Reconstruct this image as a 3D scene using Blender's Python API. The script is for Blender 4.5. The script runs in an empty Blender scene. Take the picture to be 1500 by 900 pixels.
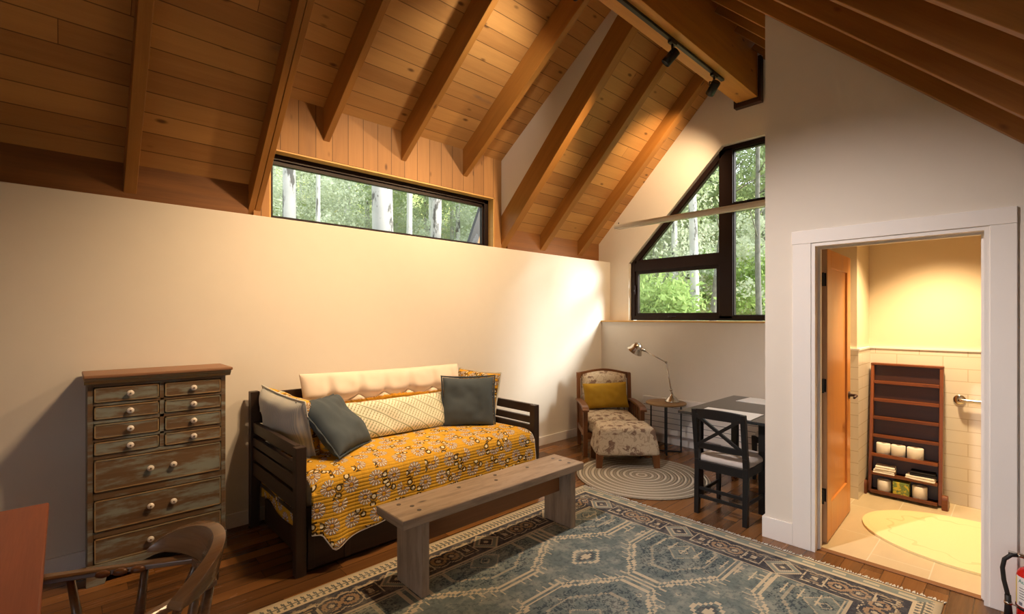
import bpy, bmesh, math, random
from mathutils import Vector, Matrix, noise as mnoise
from math import sin, cos, pi, radians, sqrt, atan2

random.seed(7)
SC = bpy.context.scene
COL = SC.collection

# ------------------------------------------------------------------ colour / node helpers
def srgb(r, g, b):
    def f(c):
        c /= 255.0
        return c / 12.92 if c <= 0.04045 else ((c + 0.055) / 1.055) ** 2.4
    return (f(r), f(g), f(b), 1.0)

NT = None
class V:
    """a socket that can be used in arithmetic; every operator adds a Math node to the current tree"""
    def __init__(self, s): self.s = s
    def __add__(a, b): return mth('ADD', a, b)
    def __radd__(a, b): return mth('ADD', b, a)
    def __sub__(a, b): return mth('SUBTRACT', a, b)
    def __rsub__(a, b): return mth('SUBTRACT', b, a)
    def __mul__(a, b): return mth('MULTIPLY', a, b)
    def __rmul__(a, b): return mth('MULTIPLY', b, a)
    def __truediv__(a, b): return mth('DIVIDE', a, b)
    def __lt__(a, b): return mth('LESS_THAN', a, b)
    def __gt__(a, b): return mth('GREATER_THAN', a, b)

def link(v, sock):
    if isinstance(v, V): NT.links.new(v.s, sock)
    else: sock.default_value = v

def mth(op, *args, clamp=False):
    n = NT.nodes.new('ShaderNodeMath'); n.operation = op; n.use_clamp = clamp
    for i, a in enumerate(args): link(a, n.inputs[i])
    return V(n.outputs[0])

def vfloor(a): return mth('FLOOR', a)
def vfrac(a): return mth('FRACT', a)
def vabs(a): return mth('ABSOLUTE', a)
def vsin(a): return mth('SINE', a)
def vmin(a, b): return mth('MINIMUM', a, b)
def vmax(a, b): return mth('MAXIMUM', a, b)
def vsqrt(a): return mth('SQRT', a)
def vatan(a, b): return mth('ARCTAN2', a, b)
def sat(a): return mth('ADD', a, 0.0, clamp=True)
def band(x, lo, hi): return (x > lo) * (x < hi)
def smooth(x, lo, hi):
    n = NT.nodes.new('ShaderNodeMapRange'); n.interpolation_type = 'SMOOTHSTEP'
    link(x, n.inputs[0]); n.inputs[1].default_value = lo; n.inputs[2].default_value = hi
    return V(n.outputs[0])

def vec(x, y, z=0.0):
    n = NT.nodes.new('ShaderNodeCombineXYZ')
    for i, a in enumerate((x, y, z)): link(a, n.inputs[i])
    return V(n.outputs[0])

def noise(v, scale=1.0, detail=3.0, rough=0.55, dist=0.0):
    n = NT.nodes.new('ShaderNodeTexNoise')
    link(v, n.inputs['Vector']); n.inputs['Scale'].default_value = scale
    n.inputs['Detail'].default_value = detail; n.inputs['Roughness'].default_value = rough
    n.inputs['Distortion'].default_value = dist
    return V(n.outputs['Fac'])

def white(x, y=0.0, z=0.0):
    n = NT.nodes.new('ShaderNodeTexWhiteNoise'); n.noise_dimensions = '3D'
    link(vec(x, y, z), n.inputs['Vector'])
    return V(n.outputs['Value'])

def voro(v, scale=1.0, out='Distance'):
    n = NT.nodes.new('ShaderNodeTexVoronoi')
    link(v, n.inputs['Vector']); n.inputs['Scale'].default_value = scale
    return V(n.outputs[out])

def mix(f, a, b):
    n = NT.nodes.new('ShaderNodeMix'); n.data_type = 'RGBA'
    link(f, n.inputs[0]); link(a, n.inputs[6]); link(b, n.inputs[7])
    return V(n.outputs[2])

def uvco():
    n = NT.nodes.new('ShaderNodeTexCoord')
    s = NT.nodes.new('ShaderNodeSeparateXYZ'); NT.links.new(n.outputs['UV'], s.inputs[0])
    return V(s.outputs[0]), V(s.outputs[1])

def objco():
    n = NT.nodes.new('ShaderNodeTexCoord')
    s = NT.nodes.new('ShaderNodeSeparateXYZ'); NT.links.new(n.outputs['Object'], s.inputs[0])
    return V(s.outputs[0]), V(s.outputs[1]), V(s.outputs[2])

def objrand():
    n = NT.nodes.new('ShaderNodeObjectInfo')
    return V(n.outputs['Random'])

def begin(name):
    global NT
    m = bpy.data.materials.new(name); m.use_nodes = True
    NT = m.node_tree
    return m, NT.nodes['Principled BSDF']

def bump(bsdf, h, strength=0.3, dist=0.01):
    n = NT.nodes.new('ShaderNodeBump'); n.inputs['Strength'].default_value = strength
    n.inputs['Distance'].default_value = dist
    link(h, n.inputs['Height']); NT.links.new(n.outputs[0], bsdf.inputs['Normal'])

def plain(name, col, rough=0.6, metal=0.0, mottled=0.06, spec=0.5, bumps=0.0, bscale=60):
    m, b = begin(name)
    x, y, z = objco(); p = vec(x, y, z)
    n = noise(p, 9.0, 4.0)
    dark = tuple(c * (1 - 2 * mottled) for c in col[:3]) + (1,)
    link(mix(n, dark, tuple(min(1, c * (1 + mottled)) for c in col[:3]) + (1,)), b.inputs['Base Color'])
    b.inputs['Roughness'].default_value = rough; b.inputs['Metallic'].default_value = metal
    b.inputs['Specular IOR Level'].default_value = spec
    if bumps: bump(b, noise(p, bscale, 3.0), bumps, 0.004)
    return m

def wood(name, light, dark, plank=None, rough=0.5, knots=0.6, knotcol=None, vary=0.5, grain=1.0, groove=1.0, spec=0.4, wear=None, stain=None):
    """u runs along the grain in metres, v across it; plank = (width, length) lays boards"""
    m, b = begin(name)
    u, v = uvco(); r = objrand()
    u = u + r * 37.0; v0 = v
    if plank:
        w, L = plank
        row = vfloor(v / w)
        us = u + white(row, 3.3) * L * 3.0
        colm = vfloor(us / L)
        tone = white(row, colm, 1.7)
        fv = vfrac(v / w); edge = vmin(fv, 1.0 - fv) * w
        fu = vfrac(us / L); eend = vmin(fu, 1.0 - fu) * L
        gap = vmax(edge < 0.003, eend < 0.002)
        gv = v + tone * 13.0
        gu = us
    else:
        tone = r; gv = v + r * 11.0; gu = u; gap = None
    g1 = noise(vec(gu * 1.1, gv * 17.0 * grain), 1.0, 4.0, 0.6, 0.6)
    g2 = noise(vec(gu * 5.0, gv * 130.0 * grain), 1.0, 2.0, 0.6)
    f = sat((g1 - 0.5) * 1.3 + (g2 - 0.5) * 0.5 + 0.5)
    f = sat(f * (1.0 - vary) + tone * vary)
    c = mix(f, dark, light)
    h = g2 * 0.3
    if knots:
        kx = gu * 4.2; ky = gv * 9.5
        d = voro(vec(kx, ky), 1.0)
        cellr = voro(vec(kx, ky), 1.0, 'Color')
        sp = NT.nodes.new('ShaderNodeSeparateColor'); NT.links.new(cellr.s, sp.inputs[0])
        on = V(sp.outputs[0]) < knots
        k = (1.0 - smooth(d, 0.05, 0.20)) * on
        kc = knotcol or tuple(x * 0.35 for x in dark[:3]) + (1,)
        c = mix(k * 0.8, c, kc)
    if stain:
        s = smooth(noise(vec(gu * 1.5, gv * 5.0), 1.0, 3.0), 0.66, 0.76)
        c = mix(s * 0.6, c, stain)
    if wear:
        s = smooth(noise(vec(gu * 3.0, gv * 14.0), 1.0, 5.0, 0.65), 0.45, 0.62)
        c = mix(s * wear[1], c, wear[0])
    if gap is not None and groove:
        c = mix(gap * 0.75 * groove, c, tuple(x * 0.18 for x in dark[:3]) + (1,))
        h = h - gap * 1.5
    link(c, b.inputs['Base Color'])
    link(rough + (g1 - 0.5) * 0.15, b.inputs['Roughness'])
    b.inputs['Specular IOR Level'].default_value = spec
    bump(b, h, 0.35, 0.004)
    return m

# ------------------------------------------------------------------ mesh helpers
def bm_new(): return bmesh.new()

def box(bm, x0, x1, y0, y1, z0, z1, mat=None):
    vs = [bm.verts.new(Vector((x, y, z))) for x in (x0, x1) for y in (y0, y1) for z in (z0, z1)]
    if mat is not None:
        for v in vs: v.co = mat @ v.co
    q = [(0, 1, 3, 2), (4, 6, 7, 5), (0, 4, 5, 1), (2, 3, 7, 6), (0, 2, 6, 4), (1, 5, 7, 3)]
    return [bm.faces.new([vs[i] for i in f]) for f in q]

def frame_of(p0, p1, up=(0, 0, 1)):
    p0 = Vector(p0); p1 = Vector(p1); x = (p1 - p0).normalized(); up = Vector(up)
    y = up.cross(x)
    if y.length < 1e-5: y = Vector((0, 1, 0)).cross(x)
    y.normalize(); z = x.cross(y)
    M = Matrix((x, y, z)).transposed().to_4x4(); M.translation = p0
    return M, (p1 - p0).length

def bar(bm, p0, p1, w, d, up=(0, 0, 1)):
    """square bar from p0 to p1: w across, d along the up direction (centred)"""
    M, L = frame_of(p0, p1, up)
    return box(bm, 0, L, -w / 2, w / 2, -d / 2, d / 2, M)

def tube(bm, pts, rad, seg=10, caps=True):
    pts = [Vector(p) for p in pts]; n = len(pts)
    rads = rad if isinstance(rad, (list, tuple)) else [rad] * n
    rings = []; prev = None
    for i, p in enumerate(pts):
        t = (pts[min(i + 1, n - 1)] - pts[max(i - 1, 0)])
        if t.length < 1e-9: t = Vector((0, 0, 1))
        t.normalize()
        if prev is None:
            a = Vector((0, 0, 1)) if abs(t.z) < 0.9 else Vector((1, 0, 0))
            s = t.cross(a).normalized()
        else:
            s = prev - t * prev.dot(t)
            s = s.normalized() if s.length > 1e-6 else t.orthogonal().normalized()
        prev = s; q = t.cross(s)
        rings.append([bm.verts.new(p + (s * cos(2 * pi * k / seg) + q * sin(2 * pi * k / seg)) * rads[i]) for k in range(seg)])
    for a, b in zip(rings, rings[1:]):
        for k in range(seg):
            bm.faces.new((a[k], a[(k + 1) % seg], b[(k + 1) % seg], b[k])).smooth = True
    if caps:
        bm.faces.new(list(reversed(rings[0]))); bm.faces.new(rings[-1])

def lathe(bm, prof, seg=24, M=None, cap=True, smooth_=True):
    """prof: (radius, z) pairs, turned about local z"""
    rings = []
    for r, z in prof:
        ring = []
        for k in range(seg):
            p = Vector((r * cos(2 * pi * k / seg), r * sin(2 * pi * k / seg), z))
            ring.append(bm.verts.new(M @ p if M is not None else p))
        rings.append(ring)
    for a, b in zip(rings, rings[1:]):
        for k in range(seg):
            f = bm.faces.new((a[k], a[(k + 1) % seg], b[(k + 1) % seg], b[k])); f.smooth = smooth_
    if cap:
        bm.faces.new(list(reversed(rings[0]))); bm.faces.new(rings[-1])

def prism(bm, poly, axis, a0, a1):
    """extrude a 2-D polygon along an axis: axis x -> poly is (y,z); y -> (x,z); z -> (x,y)"""
    def P(p, a):
        return Vector((a, p[0], p[1])) if axis == 'x' else Vector((p[0], a, p[1])) if axis == 'y' else Vector((p[0], p[1], a))
    A = [bm.verts.new(P(p, a0)) for p in poly]; B = [bm.verts.new(P(p, a1)) for p in poly]
    n = len(poly)
    bm.faces.new(A); bm.faces.new(list(reversed(B)))
    for i in range(n):
        bm.faces.new((A[i], B[i], B[(i + 1) % n], A[(i + 1) % n]))

def poly_hole(bm, outer, inner, axis, a0, a1):
    """polygon with one polygonal hole, extruded along an axis"""
    def P(p, a):
        return Vector((a, p[0], p[1])) if axis == 'x' else Vector((p[0], a, p[1])) if axis == 'y' else Vector((p[0], p[1], a))
    loops = {}
    for a in (a0, a1):
        es = []
        for nm, lp in (('o', outer), ('i', inner)):
            vs = [bm.verts.new(P(p, a)) for p in lp]; loops[(nm, a)] = vs
            es += [bm.edges.new((vs[i], vs[(i + 1) % len(vs)])) for i in range(len(vs))]
        bmesh.ops.triangle_fill(bm, use_beauty=True, use_dissolve=False, edges=es)
    for nm, lp in (('o', outer), ('i', inner)):
        A = loops[(nm, a0)]; B = loops[(nm, a1)]; n = len(lp)
        for i in range(n): bm.faces.new((A[i], B[i], B[(i + 1) % n], A[(i + 1) % n]))

def boxuv(me, grain=0):
    uv = me.uv_layers.new(name='UVMap') if not me.uv_layers else me.uv_layers[0]
    for p in me.polygons:
        n = p.normal; a = max(range(3), key=lambda i: abs(n[i]))
        ax = [i for i in range(3) if i != a]
        if ax[1] == grain: ax.reverse()
        for li in p.loop_indices:
            co = me.vertices[me.loops[li].vertex_index].co
            uv.data[li].uv = (co[ax[0]] + a * 3.17, co[ax[1]] + a * 1.31)

def obj(name, bm, mat, parent=None, grain=0, bevel=0.0, seg=2, smooth_=False, uv=True, subsurf=0):
    bmesh.ops.recalc_face_normals(bm, faces=bm.faces)
    me = bpy.data.meshes.new(name); bm.to_mesh(me); bm.free()
    if uv: boxuv(me, grain)
    for mm in (mat if isinstance(mat, (list, tuple)) else [mat]): me.materials.append(mm)
    o = bpy.data.objects.new(name, me); COL.objects.link(o)
    if parent is not None: o.parent = parent
    if smooth_:
        for p in me.polygons: p.use_smooth = True
    if bevel:
        md = o.modifiers.new('edge', 'BEVEL'); md.width = bevel; md.segments = seg; md.limit_method = 'ANGLE'; md.angle_limit = radians(35)
    if subsurf:
        md = o.modifiers.new('smooth', 'SUBSURF'); md.levels = subsurf; md.render_levels = subsurf
    return o

def tag(o, label, cat, group=None, kind=None):
    o['label'] = label; o['category'] = cat
    if group: o['group'] = group
    if kind: o['kind'] = kind
    return o

def thing(name, label, cat, loc=(0, 0, 0), rotz=0.0, group=None):
    o = bpy.data.objects.new(name, None); COL.objects.link(o)
    o.empty_display_size = 0.1
    o.location = loc; o.rotation_euler = (0, 0, rotz)
    return tag(o, label, cat, group)

def struct(name, bm, mat, **k):
    o = obj(name, bm, mat, **k)
    if k.get('parent') is None: o['kind'] = 'structure'
    return o

def bxo(*a):
    bm = bm_new(); box(bm, *a); return bm

# ------------------------------------------------------------------ materials
M = {}
M['wall'] = plain('wall_paint', srgb(226, 219, 208), 0.75, mottled=0.015, spec=0.25, bumps=0.04, bscale=220)
M['white_trim'] = plain('white_trim_paint', srgb(236, 232, 228), 0.45, mottled=0.01, spec=0.4)
M['deck'] = wood('pine_ceiling_boards', srgb(206, 156, 92), srgb(150, 100, 52), (0.14, 6.5), 0.6, knots=0.5, knotcol=srgb(70, 36, 16), vary=0.6, stain=srgb(120, 96, 80))
M['rafter'] = wood('stained_rafter_timber', srgb(176, 122, 56), srgb(136, 88, 34), None, 0.5, knots=0.22, knotcol=srgb(60, 30, 12), vary=0.2)
M['beam'] = wood('honey_beam_timber', srgb(210, 150, 72), srgb(172, 114, 50), None, 0.5, knots=0.2, knotcol=srgb(80, 40, 14), vary=0.1)
M['panel'] = wood('vertical_wall_boards', srgb(182, 134, 80), srgb(138, 96, 54), (0.145, 5.0), 0.6, knots=0.4, knotcol=srgb(70, 38, 18), vary=0.4)
M['frieze'] = wood('frieze_board', srgb(150, 98, 48), srgb(92, 58, 28), None, 0.6, knots=0.35, vary=0.3, stain=srgb(70, 48, 28))
M['jamb'] = wood('pale_window_jamb', srgb(226, 182, 110), srgb(200, 150, 80), None, 0.5, knots=0.1, vary=0.2)
M['bronze'] = plain('dark_window_frame', srgb(30, 15, 12), 0.45, 0.0, 0.05, spec=0.25)
M['floor'] = wood('walnut_strip_floor', srgb(150, 102, 56), srgb(54, 34, 20), (0.1, 0.75), 0.25, knots=0.15, vary=0.62, groove=0.6, spec=0.5)
M['dresser'] = wood('worn_painted_wood', srgb(126, 100, 72), srgb(80, 59, 40), None, 0.5, knots=0, vary=0.25, wear=(srgb(142, 154, 146), 0.66))
M['dresser_edge'] = wood('rubbed_wood_edge', srgb(186, 152, 104), srgb(116, 90, 60), None, 0.5, knots=0, vary=0.2, wear=(srgb(120, 134, 122), 0.6))
M['dresser_top'] = wood('faded_top_board', srgb(166, 124, 92), srgb(128, 90, 64), None, 0.45, knots=0.1, vary=0.2)
M['porcelain'] = plain('white_porcelain', srgb(226, 218, 208), 0.2, mottled=0.02)
M['espresso'] = wood('espresso_stained_wood', srgb(66, 48, 36), srgb(36, 25, 19), None, 0.4, knots=0, vary=0.2)
M['bench'] = wood('weathered_bench_wood', srgb(186, 166, 144), srgb(132, 110, 88), None, 0.65, knots=0.18, knotcol=srgb(40, 28, 20), vary=0.2, wear=(srgb(120, 102, 86), 0.5))
M['bench_under'] = wood('brown_bench_rail_wood', srgb(150, 100, 58), srgb(108, 68, 36), None, 0.6, knots=0.2, vary=0.2)
M['desk'] = wood('reddish_desk_wood', srgb(176, 104, 74), srgb(128, 66, 44), None, 0.45, knots=0.25, knotcol=srgb(80, 30, 20), vary=0.2)
M['chairwood'] = wood('worn_dark_chair_wood', srgb(146, 108, 72), srgb(72, 50, 36), None, 0.24, knots=0, vary=0.35, wear=(srgb(112, 104, 102), 0.15), spec=0.6)
M['armwood'] = wood('chestnut_chair_wood', srgb(134, 84, 44), srgb(82, 49, 26), None, 0.35, knots=0, vary=0.2)
M['black_paint'] = plain('black_lacquer', srgb(24, 23, 24), 0.38, mottled=0.1, spec=0.45)
M['black_metal'] = plain('black_metal', srgb(26, 25, 26), 0.4, 0.3, 0.05)
M['seatpad'] = plain('pale_grey_upholstery', srgb(196, 188, 182), 0.9, mottled=0.05, spec=0.1, bumps=0.15, bscale=300)
M['chrome'] = plain('brushed_nickel', srgb(200, 192, 180), 0.2, 1.0, 0.02)
M['table_round'] = wood('oak_table_top', srgb(170, 134, 88), srgb(126, 92, 54), None, 0.45, knots=0, vary=0.15)
M['doorwood'] = wood('amber_door_wood', srgb(224, 158, 84), srgb(196, 124, 54), None, 0.35, knots=0, vary=0.1, grain=0.6)
M['door_edge'] = wood('pale_door_edge', srgb(214, 178, 140), srgb(190, 150, 112), None, 0.45, knots=0, vary=0.1)
M['rackwood'] = wood('burnt_dark_rack_wood', srgb(74, 36, 18), srgb(26, 14, 9), None, 0.4, knots=0.2, vary=0.3, spec=0.5)
M['rackedge'] = wood('burnt_rack_edge_wood', srgb(158, 86, 40), srgb(46, 22, 11), None, 0.35, knots=0.3, vary=0.3, spec=0.5)
M['paper'] = plain('soft_white_paper', srgb(238, 232, 220), 0.9, mottled=0.02, spec=0.1)
M['towel'] = plain('white_towel_cloth', srgb(240, 234, 222), 0.95, mottled=0.03, spec=0.05, bumps=0.4, bscale=400)
M['towel_black'] = plain('charcoal_towel_cloth', srgb(46, 46, 48), 0.95, mottled=0.08, spec=0.05, bumps=0.4, bscale=400)
M['slate'] = plain('slate_blue_velvet', srgb(78, 88, 96), 0.85, mottled=0.1, spec=0.2)
M['mustard'] = plain('mustard_velvet', srgb(166, 128, 32), 0.8, mottled=0.12, spec=0.2)
M['canvas'] = plain('cream_canvas', srgb(236, 222, 206), 0.9, mottled=0.03, spec=0.1, bumps=0.12, bscale=350)
M['mattress'] = plain('white_mattress_cloth', srgb(232, 226, 216), 0.9, mottled=0.02, spec=0.1)
M['red'] = plain('red_enamel', srgb(196, 24, 22), 0.25, mottled=0.03)
M['label'] = plain('printed_label_paper', srgb(232, 232, 232), 0.5, mottled=0.02)
M['teal_ink'] = plain('teal_ink', srgb(20, 140, 130), 0.5)
M['grey_ink'] = plain('grey_ink', srgb(120, 120, 130), 0.5)
M['yellow_ink'] = plain('yellow_ink', srgb(232, 208, 60), 0.5)
M['rubber'] = plain('black_rubber', srgb(28, 27, 27), 0.55)
M['placemat'] = plain('white_placemat_cloth', srgb(236, 234, 230), 0.8, mottled=0.02, spec=0.15, bumps=0.2, bscale=500)
M['tabletop'] = plain('black_table_lacquer', srgb(46, 50, 52), 0.12, mottled=0.08, spec=0.8)
M['flower'] = plain('pale_yellow_petals', srgb(236, 200, 120), 0.8)
M['lampwhite'] = plain('pale_grey_enamel', srgb(214, 208, 200), 0.4, mottled=0.02)
M['dark_collar'] = plain('dark_brown_steel_collar', srgb(58, 32, 22), 0.5)
M['plaster_bath'] = plain('bath_wall_paint', srgb(234, 218, 188), 0.7, mottled=0.015, spec=0.2)
M['fascia'] = plain('dark_fascia_paint', srgb(52, 50, 50), 0.6)

def mat_glass():
    m = bpy.data.materials.new('window_glass'); m.use_nodes = True
    nt = m.node_tree; nt.nodes.clear()
    o = nt.nodes.new('ShaderNodeOutputMaterial'); t = nt.nodes.new('ShaderNodeBsdfTransparent'); g = nt.nodes.new('ShaderNodeBsdfGlossy')
    g.inputs['Roughness'].default_value = 0.02; t.inputs['Color'].default_value = (0.97, 0.98, 0.97, 1)
    lw = nt.nodes.new('ShaderNodeLayerWeight'); lw.inputs['Blend'].default_value = 0.5
    pw = nt.nodes.new('ShaderNodeMath'); pw.operation = 'POWER'; nt.links.new(lw.outputs['Facing'], pw.inputs[0]); pw.inputs[1].default_value = 5.0
    f = nt.nodes.new('ShaderNodeMath'); f.operation = 'MULTIPLY_ADD'; nt.links.new(pw.outputs[0], f.inputs[0]); f.inputs[1].default_value = 0.8; f.inputs[2].default_value = 0.025
    x = nt.nodes.new('ShaderNodeMixShader')
    nt.links.new(f.outputs[0], x.inputs[0]); nt.links.new(t.outputs[0], x.inputs[1]); nt.links.new(g.outputs[0], x.inputs[2]); nt.links.new(x.outputs[0], o.inputs[0])
    return m
M['glass'] = mat_glass()

def mat_emit(name, col, s):
    m, b = begin(name)
    b.inputs['Emission Color'].default_value = col; b.inputs['Emission Strength'].default_value = s
    b.inputs['Base Color'].default_value = col
    return m
M['bulb'] = mat_emit('warm_lamp_lens', (1.0, 0.78, 0.5, 1), 6.0)

def mat_tiles(name, tile, grout, w, h, rough, offs=0.5, gw=0.004, vary=0.15, bumpy=0.3, streak=False):
    m, b = begin(name)
    u, v = uvco()
    row = vfloor(v / h); us = u + row * w * offs
    colm = vfloor(us / w)
    fv = vfrac(v / h); fu = vfrac(us / w)
    e = vmin(vmin(fv, 1.0 - fv) * h, vmin(fu, 1.0 - fu) * w)
    g = e < gw
    t = white(row, colm, 0.3)
    dk = tuple(c * (1 - vary) for c in tile[:3]) + (1,)
    if streak:
        t = sat(noise(vec(u * 2.5, v * 9.0, t * 9.0), 1.0, 5.0, 0.6) * 0.8 + t * 0.2)
    c = mix(g, mix(t, dk, tile), grout)
    link(c, b.inputs['Base Color']); b.inputs['Roughness'].default_value = rough
    bump(b, 0.0 - g, bumpy, 0.003)
    return m
M['bath_tile'] = mat_tiles('cream_subway_tile', srgb(228, 218, 200), srgb(198, 182, 154), 0.305, 0.102, 0.2, vary=0.04, gw=0.0024)
M['bath_floor'] = mat_tiles('travertine_floor_tile', srgb(222, 202, 164), srgb(220, 210, 186), 0.6, 0.3, 0.35, offs=0.5, gw=0.003, vary=0.3, streak=True)

def mat_quilt():
    m, b = begin('yellow_floral_quilt')
    u, v = uvco()
    cw, ch = 0.15, 0.115
    wob = (noise(vec(u, v), 6.0, 2.0) - 0.5) * 0.03
    row = vfloor(v / ch); us = u + row * cw * 0.5 + wob; vs = v; SZ = 0.82
    ci = vfloor(us / cw)
    fx = (vfrac(us / cw) - 0.5) * cw; fy = (vfrac(vs / ch) - 0.5) * ch
    j1 = (white(row, ci, 1.0) - 0.5) * 0.03; j2 = (white(row, ci, 2.0) - 0.5) * 0.025
    fx = fx + 0.018 + j1; fy = fy + j2
    a0 = white(row, ci, 3.0) * 6.28
    ro = (white(row, ci, 5.0) - 0.5) * 2.4; flip = 1.0 - 2.0 * (white(row, ci, 6.0) > 0.5)
    cr_ = mth('COSINE', ro); sr_ = vsin(ro)
    fx, fy = (fx * cr_ - fy * sr_) * flip * SZ, (fx * sr_ + fy * cr_) * SZ
    r = vsqrt(fx * fx + fy * fy); th = vatan(fy, fx) + a0
    pet = vsin(th * 12.0)
    cream = srgb(236, 226, 196); blue = srgb(82, 106, 158); gold = srgb(222, 176, 66); gold2 = srgb(204, 154, 46); olive = srgb(88, 68, 34)
    bg = mix(noise(vec(u, v), 30.0, 3.0), gold2, gold)
    half = vsin(th * 0.5 + 0.6) > -0.45
    zone = band(r, 0.013, 0.040) * half
    c = mix(zone * (pet > -0.55), bg, blue)
    c = mix(band(r, 0.015, 0.0385) * half * (pet > 0.5), c, cream)
    c = mix(band(r, 0.009, 0.013), c, srgb(160, 110, 60))
    # curling buds beside every flower
    for dx, dy in ((-0.048, 0.016), (-0.058, -0.022)):
        gx = fx - dx; gy = fy - dy
        r2 = vsqrt(gx * gx + gy * gy)
        c = mix(r2 < 0.014, c, cream)
        c = mix(band(r2, 0.010, 0.0175), c, olive)
    st = band(fx, -0.075, -0.022) * (vabs(fy + vsin(fx * 90.0) * 0.016) < 0.0035)
    c = mix(st, c, olive)
    lf = (vabs(fy - 0.03 - vsin(fx * 70.0) * 0.006) < 0.005) * band(fx, -0.07, -0.04)
    c = mix(lf, c, olive)
    link(c, b.inputs['Base Color']); b.inputs['Roughness'].default_value = 0.9
    b.inputs['Specular IOR Level'].default_value = 0.1
    q = vabs(vsin(v * 3.1416 / 0.022)); q2 = vabs(vsin(u * 3.1416 / 0.05))
    bump(b, mth('POWER', q, 0.5) * 1.0 + mth('POWER', q2, 0.4) * 0.4 + noise(vec(u, v), 40.0) * 0.6, 0.5, 0.007)
    return m
M['quilt'] = mat_quilt()

def mat_stripe():
    m, b = begin('pale_blue_ticking')
    u, v = uvco()
    s = vsin(u * 2 * pi / 0.013) > 0.1
    base = mix(noise(vec(u, v), 5.0, 3.0), srgb(188, 198, 204), srgb(226, 216, 196))
    link(mix(s * 0.4, base, srgb(136, 152, 168)), b.inputs['Base Color'])
    b.inputs['Roughness'].default_value = 0.9; b.inputs['Specular IOR Level'].default_value = 0.1
    return m
M['ticking'] = mat_stripe()

def mat_lumbar():
    m, b = begin('green_herringbone_cloth')
    u, v = uvco()
    d = u * 0.62 + v
    bandi = vfrac(d / 0.095)
    lines = band(bandi, 0.0, 0.12)
    zig = vfrac((u - d * 0.5) / 0.021) < 0.42
    tick = zig * band(bandi, 0.18, 0.96) * (vfrac(d / 0.024) > 0.18)
    c = mix(tick * 0.8, srgb(240, 234, 216), srgb(148, 160, 118))
    c = mix(lines * 0.75, c, srgb(118, 138, 98))
    link(c, b.inputs['Base Color']); b.inputs['Roughness'].default_value = 0.9
    b.inputs['Specular IOR Level'].default_value = 0.1
    return m
M['herring'] = mat_lumbar()

def mat_leafcloth():
    m, b = begin('beige_leaf_print_cloth')
    u, v = uvco(); p = vec(u, v)
    w1 = noise(p, 16.0, 2.0); w2 = noise(vec(u + 5.0, v + 2.0), 16.0, 2.0)
    q = vec(u + (w1 - 0.5) * 0.07, v + (w2 - 0.5) * 0.07)
    d = voro(q, 12.0); d2 = voro(q, 26.0)
    leaf = smooth(noise(q, 17.0, 3.0, 0.7), 0.44, 0.50) * (1.0 - smooth(d, 0.36, 0.5))
    vein = vabs(noise(q, 13.0, 1.0) - 0.5) < 0.02
    c = mix(noise(p, 60.0), srgb(186, 170, 144), srgb(208, 192, 166))
    c = mix(leaf * 0.85, c, srgb(118, 90, 76))
    c = mix((1.0 - smooth(d2, 0.1, 0.3)) * leaf, c, srgb(104, 82, 72))
    c = mix(vein * 0.5, c, srgb(140, 118, 98))
    link(c, b.inputs['Base Color']); b.inputs['Roughness'].default_value = 0.9
    b.inputs['Specular IOR Level'].default_value = 0.1
    bump(b, noise(p, 300.0), 0.15, 0.003)
    return m
M['leafcloth'] = mat_leafcloth()

def mat_braid():
    m, b = begin('braided_wool_rings')
    x, y, z = objco()
    r = vsqrt(x * x + y * y); th = vatan(y, x)
    f = vfrac(r / 0.0305)
    hgt = vsin(f * pi)
    tw = vsin(th * r * 150.0 + vfloor(r / 0.0305) * 1.7) * 0.5 + 0.5
    alt = smooth(vfrac(r / 0.061), 0.42, 0.58)
    c = mix(alt, srgb(160, 150, 132), srgb(206, 196, 178))
    c = mix(tw * 0.25, c, srgb(178, 166, 148))
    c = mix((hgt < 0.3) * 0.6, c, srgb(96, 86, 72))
    link(c, b.inputs['Base Color']); b.inputs['Roughness'].default_value = 0.95
    b.inputs['Specular IOR Level'].default_value = 0.05
    bump(b, hgt + tw * 0.3, 0.9, 0.01)
    return m
M['braid'] = mat_braid()

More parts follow.
